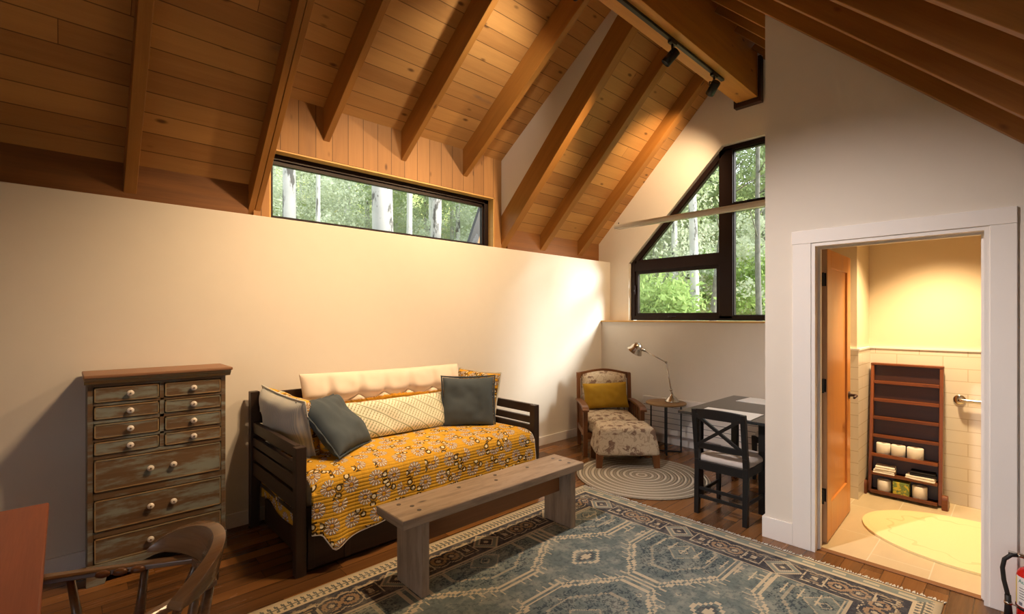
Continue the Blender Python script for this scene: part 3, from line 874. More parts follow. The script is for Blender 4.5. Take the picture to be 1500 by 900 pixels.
track_head(0.5, (3.3, 0.9, 0.7), 'black spotlight on the ridge track above the captain chair', 520, 62, (1.0, 0.87, 0.80))
# ================================================================== CHEST OF DRAWERS
t = thing('chest_of_drawers', 'tall worn greenish brown chest of drawers with white knobs against the long wall', 'chest of drawers', (0.444, 3.955, 0))
X = 0.3475; FY = -0.295                       # half width, front plane (local y towards the wall)
bm = bm_new()
box(bm, -X, -X + 0.02, FY + 0.01, 0, 0.02, 1.175); box(bm, X - 0.02, X, FY + 0.01, 0, 0.02, 1.175)
box(bm, -X + 0.02, X - 0.02, -0.012, 0, 0.08, 1.175); box(bm, -X + 0.02, X - 0.02, FY + 0.02, -0.012, 1.155, 1.172); box(bm, -X + 0.02, X - 0.02, FY + 0.02, -0.012, 0.085, 0.10)
obj('carcass', bm, M['dresser'], t, grain=2, bevel=0.002)
bm = bm_new()      # face frame
for a in ((-X, -X + 0.026, 0.02, 1.175), (X - 0.026, X, 0.02, 1.175)): box(bm, a[0], a[1], FY, FY + 0.022, a[2], a[3])
for z0, z1 in ((1.143, 1.175), (1.034, 1.051), (0.93, 0.952), (0.826, 0.842), (0.722, 0.746), (0.488, 0.532), (0.268, 0.303), (0.085, 0.118)): box(bm, -X + 0.026, X - 0.026, FY, FY + 0.022, z0, z1)
box(bm, -0.012, 0.012, FY, FY + 0.022, 0.746, 1.143)
obj('face_frame', bm, M['dresser'], t, grain=0, bevel=0.002)
bm = bm_new(); box(bm, -X - 0.018, X + 0.034, FY - 0.045, 0.004, 1.198, 1.217); obj('top', bm, M['dresser_top'], t, grain=0, bevel=0.005)
bm = bm_new(); prism(bm, [(FY, 1.16), (FY - 0.012, 1.165), (FY - 0.018, 1.178), (FY - 0.032, 1.184), (FY - 0.032, 1.198), (0, 1.198), (0, 1.175), (FY, 1.175)], 'x', -X - 0.014, X + 0.026)
obj('cornice', bm, M['dresser_edge'], t, grain=0)
# scalloped plinth with bracket feet
pts = [(-X - 0.006, 0.0), (-X + 0.075, 0.0), (-X + 0.085, 0.035), (-X + 0.105, 0.06), (-X + 0.15, 0.072)]
for k in range(1, 16):
    s = k / 16.0; pts.append((-X + 0.15 + s * (2 * X - 0.30), 0.072 - 0.010 * sin(s * pi * 3) * (1 if k < 8 else 1) + 0.012 * sin(s * pi)))
pts += [(X - 0.15, 0.072), (X - 0.105, 0.06), (X - 0.085, 0.035), (X - 0.075, 0.0), (X + 0.006, 0.0), (X + 0.006, 0.118), (-X - 0.006, 0.118)]
bm = bm_new(); prism(bm, pts, 'y', FY - 0.012, FY + 0.012)
obj('plinth', bm, M['dresser'], t, grain=0, bevel=0.002)
def drawer(x0, x1, z0, z1, knobs):
    g = 0.004
    bm = bm_new(); box(bm, x0 + g, x1 - g, FY - 0.004, FY + 0.02, z0 + g, z1 - g)
    box(bm, x0 + 0.012, x1 - 0.012, FY + 0.018, -0.02, z0 + 0.01, z1 - 0.015)
    d = obj('drawer', bm, M['dresser'], t, grain=0, bevel=0.004)
    bm = bm_new()
    for a in ((x0 + g, x1 - g, z0 + g, z0 + g + 0.006), (x0 + g, x1 - g, z1 - g - 0.006, z1 - g), (x0 + g, x0 + g + 0.006, z0 + g, z1 - g), (x1 - g - 0.006, x1 - g, z0 + g, z1 - g)):
        box(bm, a[0], a[1], FY - 0.0065, FY - 0.003, a[2], a[3])
    obj('moulding', bm, M['dresser_edge'], d, grain=0)
    for kx in knobs:
        Mx = Matrix.Translation((kx, FY - 0.004, (z0 + z1) / 2)) @ Matrix.Rotation(radians(90), 4, 'X')
        bm = bm_new(); lathe(bm, [(0.008, 0), (0.008, 0.006), (0.015, 0.009), (0.0185, 0.015), (0.015, 0.021), (0.006, 0.023)], 18, Mx)
        kn = obj('knob', bm, M['porcelain'], d)
        bm = bm_new(); lathe(bm, [(0.0055, 0.0225), (0.0050, 0.0245), (0.0005, 0.025)], 12, Mx, cap=False); obj('knob_screw', bm, M['dresser'], d)
for z0, z1 in ((1.051, 1.143), (0.952, 1.034), (0.842, 0.93), (0.746, 0.826)):
    drawer(-X + 0.026, -0.012, z0, z1, [-0.155]); drawer(0.012, X - 0.026, z0, z1, [0.165])
for z0, z1 in ((0.532, 0.722), (0.303, 0.488), (0.118, 0.268)):
    drawer(-X + 0.026, X - 0.026, z0, z1, [-0.058, 0.058])
# ================================================================== DAYBED
t = thing('daybed', 'dark brown wooden daybed with slatted arms against the long wall', 'daybed', (2.04, 3.42, 0))
BX0, BX1, BY0, BY1 = -1.04, 1.04, -0.485, 0.515         # local extents
E_ = M['espresso']
def post(x, y, h, w=0.062):
    bm = bm_new(); box(bm, x - w / 2, x + w / 2, y - 0.03, y + 0.03, 0, h); return obj('post', bm, E_, t, grain=2, bevel=0.004)
for x in (BX0 + 0.031, BX1 - 0.031):
    post(x, BY0 + 0.03, 0.772); post(x, BY1 - 0.03, 1.0)
    bx_ = x
    for z0, z1 in ((0.70, 0.775), (0.605, 0.665), (0.505, 0.59), (0.385, 0.485)):
        bm = bm_new(); n = 10
        # the top rail dips a little towards its middle, like the others it spans between the posts
        prism(bm, [(BY0 + 0.055, z0), (BY1 - 0.055, z0), (BY1 - 0.055, z1), (BY0 + 0.055, z1)], 'x', bx_ - 0.016, bx_ + 0.016)
        obj('arm_slat', bm, E_, t, grain=1, bevel=0.003)
for z0, z1 in ((0.90, 0.985), (0.76, 0.84), (0.62, 0.70), (0.30, 0.42)):
    obj('back_rail', bxo(BX0 + 0.06, BX1 - 0.06, BY1 - 0.045, BY1 - 0.018, z0, z1), E_, t, grain=0, bevel=0.003)
obj('front_rail', bxo(BX0 + 0.06, BX1 - 0.06, BY0 + 0.014, BY0 + 0.042, 0.28, 0.40), E_, t, grain=0, bevel=0.003)
obj('platform', bxo(BX0 + 0.06, BX1 - 0.06, BY0 + 0.042, BY1 - 0.045, 0.30, 0.325), E_, t, grain=0)
bm = bm_new(); box(bm, BX0 + 0.075, BX1 - 0.075, BY0 + 0.018, BY0 + 0.042, 0.022, 0.275)
for a in (BX0 + 0.075, BX0 + 0.30, 0.0, BX1 - 0.30, BX1 - 0.115): box(bm, a, a + 0.04, BY0 + 0.012, BY0 + 0.02, 0.022, 0.275)
box(bm, BX0 + 0.09, BX1 - 0.09, BY0 + 0.042, BY1 - 0.08, 0.022, 0.20)
obj('drawer', bm, E_, t, grain=0, bevel=0.003)

bm = bm_new(); box(bm, 1.075, 3.005, 2.985, 3.87, 0.327, 0.555)
tag(obj('mattress', bm, M['mattress'], bevel=0.05, seg=4, smooth_=True), 'white mattress lying on the daybed, its corner showing at the right arm', 'mattress')

def quilt():
    """sheet over the mattress: flat top, rounded front edge, loose front drop and a drop at the left end"""
    bm = bm_new(); uvl = bm.loops.layers.uv.new('UVMap')
    nx, ny = 120, 70
    x0, x1 = 1.082, 2.985
    ytop_back, yf, zt = 3.84, 2.995, 0.580
    R = 0.085
    def hem(x):
        a = [(1.08, 0.245), (1.14, 0.238), (1.20, 0.135), (1.26, 0.150), (1.45, 0.20), (1.62, 0.222), (1.9, 0.24), (2.4, 0.25), (3.0, 0.26)]
        for (p, q), (r, s) in zip(a, a[1:]):
            if x <= r: k = max(0, (x - p) / (r - p)); return q + (s - q) * k
        return a[-1][1]
    grid = []; U = []
    for i in range(nx + 1):
        x = x0 + (x1 - x0) * i / nx
        h = hem(x); col = []; ucol = []
        L1 = ytop_back - (yf); L2 = R * pi / 2; L3 = zt - R - h
        tot = L1 + L2 + L3
        for j in range(ny + 1):
            # denser rows towards the drop
            s = tot * j / ny
            wv = mnoise.noise(Vector((x * 4.0, s * 4.0, 3.1)))
            if s < L1:
                y = ytop_back - s
                z = zt + 0.012 * sin(pi * s / L1) + 0.010 * wv
                e = min((x - x0) / 0.10, (x1 - x) / 0.10, 1.0); z -= 0.035 * (1 - e) ** 2
            elif s < L1 + L2:
                a = (s - L1) / R
                y = yf - R * sin(a); z = zt - R + R * cos(a) + 0.006 * wv
                e = min((x - x0) / 0.10, (x1 - x) / 0.10, 1.0); z -= 0.03 * (1 - e) ** 2
            else:
                d = s - L1 - L2; k = d / max(L3, 0.01)
                fold = 0.014 * k * sin(x * 17.0 + 1.2 * sin(x * 5)) + 0.010 * k * wv
                y = yf - R - 0.016 * k - fold - 0.018 * k * math.exp(-((x - 1.22) / 0.05) ** 2)
                z = zt - R - d
            kx = ((x - x0) / (x1 - x0)); pull = 0.13 * max(0.0, min(1.0, (y - 3.02) / 0.45)) ** 0.8
            col.append(bm.verts.new((x - pull * kx ** 6, y, z))); ucol.append((x, -s))
        grid.append(col); U.append(ucol)
    for i in range(nx):
        for j in range(ny):
            f = bm.faces.new((grid[i][j], grid[i][j + 1], grid[i + 1][j + 1], grid[i + 1][j])); f.smooth = True
            for l, (a, b) in zip(f.loops, ((i, j), (i, j + 1), (i + 1, j + 1), (i + 1, j))): l[uvl].uv = U[a][b]
    # left end drop, hanging inside the arm
    ny2 = 14
    prev = [grid[0][j] for j in range(0, ny + 1) if ytop_back - ((ytop_back - yf + R * pi / 2 + zt - R - hem(x0)) * j / ny) > yf + 0.02]
    prevu = [(x0, -((ytop_back - yf + R * pi / 2 + zt - R - hem(x0)) * j / ny)) for j in range(len(prev))]
    pv = prev
    for k in range(1, ny2 + 1):
        row = []
        for q, v in enumerate(prev):
            d = k / ny2; z = v.co.z - d * (v.co.z - 0.225 - 0.02 * sin(v.co.y * 9))
            xx = x0 - 0.012 * min(1, d * 4) + 0.006 * sin(v.co.y * 14) * d
            row.append(bm.verts.new((xx, v.co.y, z)))
        for q in range(len(prev) - 1):
            f = bm.faces.new((pv[q], row[q], row[q + 1], pv[q + 1])); f.smooth = True
            for l, (a, kk) in zip(f.loops, ((q, k - 1), (q, k), (q + 1, k), (q + 1, k - 1))):
                l[uvl].uv = (x0 - 0.36 * kk / ny2, prevu[a][1])
        pv = row
    me = bpy.data.meshes.new('quilt'); bm.to_mesh(me); bm.free(); me.materials.append(M['quilt'])
    o = bpy.data.objects.new('quilt', me); COL.objects.link(o)
    md = o.modifiers.new('thick', 'SOLIDIFY'); md.thickness = 0.012; md.offset = 0.0
    # pale binding along the hem
    hb = [g[-1].co.copy() if False else None for g in []]
    return o, x0, x1, hem, yf, R, zt
q, qx0, qx1, hem, qyf, qR, qzt = quilt()
tag(q, 'mustard yellow floral quilt spread over the daybed and hanging down its front', 'quilt')
# binding: follows the last row of the sheet
me = q.data; nx, ny = 120, 70
pts = [me.vertices[i * (ny + 1) + ny].co.copy() for i in range(nx + 1)]
bm = bm_new(); tube(bm, [p + Vector((0, 0, -0.001)) for p in pts] + [me.vertices[nx * (ny + 1) + j].co.copy() for j in range(ny - 1, 8, -1)], 0.007, 6)
obj('binding', bm, M['mattress'], q)

# ------------------------------------------------------------------ cushions
def cushion(name, w, h, th, mats, center, wvec, hvec, seed=0, pinch=0.05, wr=0.012, n=26, piping=None, tufts=None, fluff=0.45, label=None, cat='cushion', group=None, droop=0.0):
    """two bulging faces joined at a seam; mats = (front, back); local x width, z height, -y front"""
    bm = bm_new(); uvl = bm.loops.layers.uv.new('UVMap')
    nx = max(10, int(n * w / max(w, h))); nz = max(10, int(n * h / max(w, h)))
    V2 = {}
    def P(i, k, side):
        a = -1 + 2 * i / nx; b = -1 + 2 * k / nz
        edge = (i in (0, nx)) or (k in (0, nz))
        key = (i, k, 0 if edge else side)
        if key in V2: return V2[key]
        x = w / 2 * a * (1 - pinch * (1 - b * b)); z = h / 2 * b * (1 - pinch * 1.3 * (1 - a * a))
        prof = max(0.0, (1 - a ** 4) * (1 - b ** 4)) ** fluff
        nn = mnoise.noise(Vector((x * 7 + seed * 3.7, z * 7, side * 2.0 + seed))) ; n2 = mnoise.noise(Vector((x * 17 + seed, z * 17, side + 9.0)))
        y = -side * th / 2 * prof * (1 + 0.12 * nn) - side * (wr * nn + wr * 0.5 * n2) * prof
        if tufts and not edge:
            for tx, tz in tufts:
                d = sqrt((x - tx) ** 2 + (z - tz) ** 2)
                y += side * th * 0.42 * math.exp(-(d / 0.045) ** 2)
                if abs(x - tx) < 0.09 and z > tz: y += side * th * 0.30 * math.exp(-((x - tx) / 0.022) ** 2) * max(0, 1 - (z - tz) / (h * 0.5))
                if abs(z - tz) < 0.09: y += side * th * 0.10 * math.exp(-((z - tz) / 0.025) ** 2)
        z -= droop * (1 - b * b) * 0
        V2[key] = bm.verts.new((x, y, z)); return V2[key]
    for side in (1, -1):
        for i in range(nx):
            for k in range(nz):
                q4 = [P(i, k, side), P(i + 1, k, side), P(i + 1, k + 1, side), P(i, k + 1, side)]
                if side < 0: q4.reverse()
                f = bm.faces.new(q4); f.smooth = True; f.material_index = 0 if side > 0 else 1
                for l in f.loops: l[uvl].uv = (l.vert.co.x, l.vert.co.z)
    me = bpy.data.meshes.new(name); bm.to_mesh(me); bm.free()
    for m_ in mats: me.materials.append(m_)
    o = bpy.data.objects.new(name, me); COL.objects.link(o)
    x = Vector(wvec).normalized(); z = Vector(hvec); z = (z - x * z.dot(x)).normalized(); y = z.cross(x)
    Mx = Matrix((x, y, z)).transposed().to_4x4(); Mx.translation = Vector(center)
    o.matrix_world = Mx
    md = o.modifiers.new('smooth', 'SUBSURF'); md.levels = 1; md.render_levels = 1
    if piping is not None:
        pm, pr, kind = piping
        loop = [(i, 0) for i in range(nx)] + [(nx, k) for k in range(nz)] + [(i, nz) for i in range(nx, 0, -1)] + [(0, k) for k in range(nz, 0, -1)]
        pts = []
        for i, k in loop:
            a = -1 + 2 * i / nx; b = -1 + 2 * k / nz
            pts.append(Vector((w / 2 * a * (1 - pinch * (1 - b * b)), 0, h / 2 * b * (1 - pinch * 1.3 * (1 - a * a)))))
        bm = bm_new()
        if kind == 'pipe':
            tube(bm, pts + [pts[0]], pr, 6, caps=False)
        elif kind == 'flange':
            c_ = Vector((0, 0, 0)); m_ = len(pts)
            A = [bm.verts.new(p * 0.985) for p in pts]; B = [bm.verts.new(p + p.normalized() * pr + Vector((0, 0.004 * sin(j * 1.3), 0))) for j, p in enumerate(pts)]
            for j in range(m_): bm.faces.new((A[j], A[(j + 1) % m_], B[(j + 1) % m_], B[j]))
        elif kind == 'ruffle':
            m_ = len(pts); dense = []
            for j in range(m_):
                p, q_ = pts[j], pts[(j + 1) % m_]
                for s in range(6): dense.append(p.lerp(q_, s / 6.0))
            rr = random.Random(seed)
            A = [bm.verts.new(p * 0.985) for p in dense]; B = [bm.verts.new(p + p.normalized() * (pr * (0.75 + 0.5 * rr.random())) + Vector((0, 0.012 * sin(j * 1.9) + 0.004 * rr.random(), 0))) for j, p in enumerate(dense)]
            mm_ = len(dense)
            for j in range(mm_): bm.faces.new((A[j], A[(j + 1) % mm_], B[(j + 1) % mm_], B[j]))
        po = obj('piping' if kind == 'pipe' else 'ruffle' if kind == 'ruffle' else 'flange', bm, pm, o, smooth_=True)
        if kind != 'pipe':
            md = po.modifiers.new('thick', 'SOLIDIFY'); md.thickness = 0.004; md.offset = 0
    if label: tag(o, label, cat, group)
    return o

M['trim_white'] = plain('white_binding_cloth', srgb(220, 218, 208), 0.9, mottled=0.03)
M['trim_gold'] = plain('gold_ruffle_cloth', srgb(206, 148, 34), 0.9, mottled=0.1)
M['trim_slate'] = plain('slate_flange_cloth', srgb(66, 76, 84), 0.9, mottled=0.08)
M['pale_back'] = plain('pale_green_cushion_back', srgb(214, 216, 200), 0.9, mottled=0.04)
cushion('cushion', 1.54, 0.50, 0.17, (M['canvas'], M['canvas']), (2.085, 3.775, 0.865), (1, 0.0, -0.012), (0, 0.12, 0.46), 1, 0.025, 0.01, 64,
        tufts=[(-0.30, -0.0), (-0.07, 0.0), (0.17, 0.0), (0.43, 0.0), (0.64, 0.0), (-0.55, 0.0)], label='long cream tufted cushion along the back of the daybed')
cushion('cushion', 0.60, 0.48, 0.21, (M['quilt'], M['ticking']), (1.175, 3.585, 0.785), (-0.10, 0.61, 0.06), (-0.12, 0, 0.46), 2, 0.05, piping=(M['trim_white'], 0.006, 'pipe'),
        label='yellow floral cushion with pale blue striped back leaning on the left daybed arm')
cushion('cushion', 0.62, 0.48, 0.15, (M['quilt'], M['pale_back']), (2.905, 3.615, 0.80), (0.02, -0.62, 0), (0.09, 0.0, 0.46), 3, 0.05, piping=(M['trim_white'], 0.005, 'pipe'),
        label='yellow floral cushion in the right corner of the daybed, behind a dark square one')
cushion('cushion', 0.96, 0.32, 0.15, (M['herring'], M['trim_gold']), (2.03, 3.545, 0.735), (0.96, -0.02, 0.0), (0.0, 0.12, 0.29), 4, 0.03, n=44, piping=(M['trim_gold'], 0.032, 'ruffle'),
        label='long white lumbar cushion with green diagonal lines and a gold ruffled edge')
cushion('cushion', 0.50, 0.47, 0.17, (M['slate'], M['slate']), (1.43, 3.375, 0.785), (0.40, 0.325, -0.02), (-0.150, 0.275, 0.34), 5, 0.055, 0.018, piping=(M['trim_slate'], 0.012, 'flange'),
        label='slate blue velvet cushion slumped at the left, in front of a striped cushion')
cushion('cushion', 0.47, 0.45, 0.15, (M['slate'], M['slate']), (2.625, 3.37, 0.80), (0.36, -0.25, 0), (-0.03, 0.11, 0.42), 6, 0.055, 0.014, piping=(M['trim_slate'], 0.014, 'flange'),
        label='dark slate square cushion standing upright at the right end of the daybed')
# ================================================================== BENCH
t = thing('bench', 'long weathered plank bench on the rug in front of the daybed', 'bench', (2.06, 2.375, 0.012))
T = 0.463
bm = bm_new(); box(bm, -0.76, 0.755, -0.15, 0.145, T - 0.052, T)
obj('seat', bm, M['bench'], t, grain=0, bevel=0.006)
for x0, x1 in ((-0.635, -0.585), (0.63, 0.68)):
    obj('leg', bxo(x0, x1, -0.132, 0.135, 0, T - 0.052), M['bench'], t, grain=2, bevel=0.004)
obj('stretcher', bxo(-0.585, 0.63, -0.02, 0.025, T - 0.052 - 0.165, T - 0.052), M['bench_under'], t, grain=0, bevel=0.004)
for x, y in ((-0.66, 0.07), (-0.615, 0.0), (-0.615, -0.075), (0.655, 0.07), (0.66, 0.0), (0.66, -0.085), (-0.24, 0.06), (0.02, 0.0), (0.36, 0.05), (0.08, 0.08)):
    bm = bm_new(); lathe(bm, [(0.013, 0.0), (0.013, 0.0012)], 14, Matrix.Translation((x, y, T)))
    obj('bolt_plug', bm, M['espresso'], t)
# ================================================================== RUGS
def grid_rug():
    bm = bm_new(); nx, ny = 60, 50
    vs = [[bm.verts.new((-RUGX / 2 + RUGX * i / nx, -RUGY / 2 + RUGY * k / ny, 0.010 + 0.0015 * mnoise.noise(Vector((i * .3, k * .3, 0))))) for k in range(ny + 1)] for i in range(nx + 1)]
    for i in range(nx):
        for k in range(ny): bm.faces.new((vs[i][k], vs[i + 1][k], vs[i + 1][k + 1], vs[i][k + 1])).smooth = True
    # sides down to the floor
    ring = [vs[i][0] for i in range(nx)] + [vs[nx][k] for k in range(ny)] + [vs[i][ny] for i in range(nx, 0, -1)] + [vs[0][k] for k in range(ny, 0, -1)]
    low = [bm.verts.new((v.co.x, v.co.y, 0.0005)) for v in ring]; n = len(ring)
    for j in range(n): bm.faces.new((ring[j], low[j], low[(j + 1) % n], ring[(j + 1) % n]))
    return bm
RC = (3.465 - RUGX / 2, 2.75 - RUGY / 2, 0)
r = obj('rug', grid_rug(), M['rug']); r.location = RC
tag(r, 'large faded teal and navy patterned rug with cream borders in the middle of the floor', 'rug')
bm = bm_new(); rr = random.Random(4)
for s in (1, -1):
    k = 0.0
    while k < RUGY:
        y = -RUGY / 2 + k; L = 0.022 + 0.02 * rr.random(); dy = (rr.random() - 0.5) * 0.02
        tube(bm, [(s * RUGX / 2 - s * 0.004, y, 0.008), (s * (RUGX / 2 + L * 0.5), y + dy * 0.4, 0.006), (s * (RUGX / 2 + L), y + dy, 0.004)], [0.0035, 0.004, 0.002], 5)
        k += 0.011
f = obj('fringe', bm, M['trim_white'], r, smooth_=True); f['kind'] = 'stuff'
RRC = (4.11, 2.54)
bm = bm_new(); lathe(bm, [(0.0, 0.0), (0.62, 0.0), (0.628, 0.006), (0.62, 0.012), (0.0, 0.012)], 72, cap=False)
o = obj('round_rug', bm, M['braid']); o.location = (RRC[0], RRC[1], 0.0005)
bmesh_dummy = None
tag(o, 'round grey beige braided rug under the footstool by the armchair', 'rug')
bm = bm_new(); n = 64
top = [bm.verts.new((0.5 * cos(2 * pi * k / n), 0.62 * sin(2 * pi * k / n), 0.016)) for k in range(n)]
inn = [bm.verts.new((0.46 * cos(2 * pi * k / n), 0.58 * sin(2 * pi * k / n), 0.021)) for k in range(n)]
bot = [bm.verts.new((0.5 * cos(2 * pi * k / n), 0.62 * sin(2 * pi * k / n), 0.0005)) for k in range(n)]
bm.faces.new(inn)
for k in range(n):
    bm.faces.new((top[k], top[(k + 1) % n], inn[(k + 1) % n], inn[k])); bm.faces.new((bot[k], bot[(k + 1) % n], top[(k + 1) % n], top[k]))
o = obj('bath_rug', bm, M['bathrug']); o.location = (4.50, 0.22, 0)
tag(o, 'oval cream bath rug with wavy lines on the bathroom floor', 'rug')
# ================================================================== ARMCHAIR, FOOTSTOOL, SIDE TABLE, LAMP
AW = M['armwood']
def soft_box(name, x0, x1, y0, y1, z0, z1, mat, parent, puff=0.03, r=0.04, taper=0.0, seed=0, n=12):
    """upholstered block: rounded edges, crowned top, optional flare towards the bottom"""
    bm = bm_new()
    bmesh.ops.create_cube(bm, size=1.0)
    bmesh.ops.subdivide_edges(bm, edges=bm.edges[:], cuts=n, use_grid_fill=True)
    sx, sy, sz = x1 - x0, y1 - y0, z1 - z0
    for v in bm.verts:
        p = Vector((v.co.x * sx, v.co.y * sy, v.co.z * sz))
        h = Vector((sx / 2 - r, sy / 2 - r, sz / 2 - min(r, sz / 2.2)))
        rz = min(r, sz / 2.2)
        c = Vector((max(-h.x, min(h.x, p.x)), max(-h.y, min(h.y, p.y)), max(-h.z, min(h.z, p.z))))
        d = p - c
        if d.length > 1e-6:
            k = max(abs(d.x) / r, abs(d.y) / r, abs(d.z) / rz)
            d = d.normalized() * r * k if k < 1 else d.normalized() * r
            p = c + Vector((d.x, d.y, d.z * rz / r))
        a = max(0.0, 1 - (2 * p.x / sx) ** 2) * max(0.0, 1 - (2 * p.y / sy) ** 2)
        if p.z > 0: p.z += puff * a ** 0.6 * (p.z / (sz / 2))
        t_ = 0.5 - p.z / sz
        p.x *= 1 + taper * t_; p.y *= 1 + taper * t_
        nn = mnoise.noise(Vector((p.x * 9 + seed, p.y * 9, p.z * 9)))
        p += p.normalized() * nn * 0.006
        v.co = p + Vector(((x0 + x1) / 2, (y0 + y1) / 2, (z0 + z1) / 2))
    return obj(name, bm, mat, parent, smooth_=True)

a = thing('armchair', 'wooden framed armchair in beige leaf print fabric in the far corner', 'armchair', (4.449, 3.094, 0), radians(-43.4))
# local: -y front, origin at the middle of the front edge; depth 0.68
def lg(x, y0, y1, h, w=0.05):
    bm = bm_new(); bar(bm, (x, y0, 0), (x, y1, h), w, w, up=(0, 1, 0)); return bm
for s in (-1, 1):
    obj('leg', lg(s * 0.315, 0.03, 0.03, 0.53), AW, a, grain=2, bevel=0.006)
    bm = bm_new(); bar(bm, (s * 0.312, 0.56, 0), (s * 0.312, 0.64, 0.86), 0.045, 0.055, up=(0, 1, 0)); obj('back_post', bm, AW, a, grain=2, bevel=0.006)
    # curved arm
    bm = bm_new(); pts = []
    for k in range(15):
        u = k / 14; y = -0.035 + u * 0.62; z = 0.545 + 0.012 * sin(u * pi) - (0.030 * (1 - u / 0.15) ** 2 if u < 0.15 else 0)
        pts.append((y, z))
    for (y, z), (y2, z2) in zip(pts, pts[1:]):
        w1 = 0.038
        vs = [bm.verts.new((s * 0.318 + dx, yy, zz + dz)) for yy, zz in ((y, z), (y2, z2)) for dx, dz in ((-w1, -0.014), (w1, -0.014), (w1, 0.012), (-w1, 0.012))]
        for q4 in ((0, 1, 5, 4), (1, 2, 6, 5), (2, 3, 7, 6), (3, 0, 4, 7)): bm.faces.new([vs[i] for i in q4])
        if y == pts[0][0]: bm.faces.new(vs[:4])
        if y2 == pts[-1][0]: bm.faces.new(vs[4:])
    bmesh.ops.remove_doubles(bm, verts=bm.verts[:], dist=0.0005)
    obj('arm', bm, AW, a, grain=1, bevel=0.006)
    bm = bm_new()
    for y in (0.13, 0.22, 0.31, 0.40, 0.49): box(bm, s * 0.313 - 0.008, s * 0.313 + 0.008, y - 0.014, y + 0.014, 0.24, 0.535)
    obj('side_slats', bm, AW, a, grain=2)
    obj('side_rail', bxo(s * 0.315 - 0.012, s * 0.315 + 0.012, 0.05, 0.60, 0.20, 0.265), AW, a, grain=1, bevel=0.003)
obj('front_rail', bxo(-0.29, 0.29, 0.018, 0.042, 0.19, 0.265), AW, a, grain=0, bevel=0.003)
obj('seat_frame', bxo(-0.30, 0.30, 0.042, 0.585, 0.235, 0.262), AW, a, grain=0)
# arched top rail
bm = bm_new(); A = []
for k in range(25):
    x = -0.335 + 0.67 * k / 24; A.append((x, 0.865 + 0.048 * cos(x / 0.335 * pi / 2) ** 1.5 - (0.0)))
pl = [(x, z - 0.075) for x, z in reversed(A)]
bm_poly = A + pl
prism(bm, bm_poly, 'y', 0.635, 0.672)
obj('top_rail', bm, AW, a, grain=0, bevel=0.004)
soft_box('seat_cushion', -0.285, 0.285, 0.0, 0.56, 0.265, 0.42, M['leafcloth'], a, 0.03, 0.045, seed=1)
# padded back, arched to follow the rail
bm = bm_new(); nx, nz = 18, 16; th = 0.11
def bk(i, k, side):
    u = -1 + 2 * i / nx; w = k / nz
    x = u * 0.278; zt = 0.852 + 0.040 * cos(u * pi / 2) ** 1.3; z = 0.34 + w * (zt - 0.34)
    pr = max(0.0, (1 - abs(u) ** 5) * (1 - abs(2 * w - 1) ** 6)) ** 0.5
    yb = 0.565 + 0.09 * w
    return Vector((x, yb - side * (0.012 + th / 2 * pr), z))
G = {s: [[bm.verts.new(bk(i, k, s)) for k in range(nz + 1)] for i in range(nx + 1)] for s in (1, -1)}
for s in (1, -1):
    for i in range(nx):
        for k in range(nz):
            q4 = [G[s][i][k], G[s][i + 1][k], G[s][i + 1][k + 1], G[s][i][k + 1]]
            bm.faces.new(q4 if s > 0 else q4[::-1])
ring = lambda s: [G[s][i][0] for i in range(nx)] + [G[s][nx][k] for k in range(nz)] + [G[s][i][nz] for i in range(nx, 0, -1)] + [G[s][0][k] for k in range(nz, 0, -1)]
r1, r2 = ring(1), ring(-1)
for j in range(len(r1)): bm.faces.new((r1[j], r2[j], r2[(j + 1) % len(r1)], r1[(j + 1) % len(r1)]))
obj('back_cushion', bm, M['leafcloth'], a, smooth_=True)
ax = Vector((cos(radians(-43.4)), sin(radians(-43.4)), 0)); ay = Vector((-sin(radians(-43.4)), cos(radians(-43.4)), 0))
A0 = Vector((4.449, 3.094, 0))
cushion('cushion', 0.55, 0.33, 0.14, (M['mustard'], M['mustard']), tuple(A0 + ay * 0.475 + ax * -0.005 + Vector((0, 0, 0.605))), tuple(ax + Vector((0, 0, 0.05))), tuple(ay * 0.10 + Vector((0, 0, 0.33))), 8, 0.05, 0.016,
        label='mustard yellow velvet cushion leaning on the back of the armchair')

f = thing('footstool', 'footstool in beige leaf print fabric standing on the round rug', 'footstool', (4.18, 2.735, 0.0125), radians(-43.4))
soft_box('upholstered_top', -0.280, 0.280, 0.022, 0.40, 0.125, 0.405, M['leafcloth'], f, 0.012, 0.035, 0.19, seed=5, n=18)
for sx in (-1, 1):
    for y in (0.03, 0.385):
        bm = bm_new(); x = sx * 0.283; w = 0.036
        vs = []
        for z, dx, ww in ((0, sx * 0.012, 0.030), (0.15, 0.0, 0.036)):
            vs += [bm.verts.new((x + dx + p * ww, y + q_ * ww * 0.8, z)) for p, q_ in ((-1, -1), (1, -1), (1, 1), (-1, 1))]
        bm.faces.new(vs[:4]); bm.faces.new(vs[4:])
        for k in range(4): bm.faces.new((vs[k], vs[(k + 1) % 4], vs[4 + (k + 1) % 4], vs[4 + k]))
        obj('leg', bm, AW, f, grain=2, bevel=0.003)

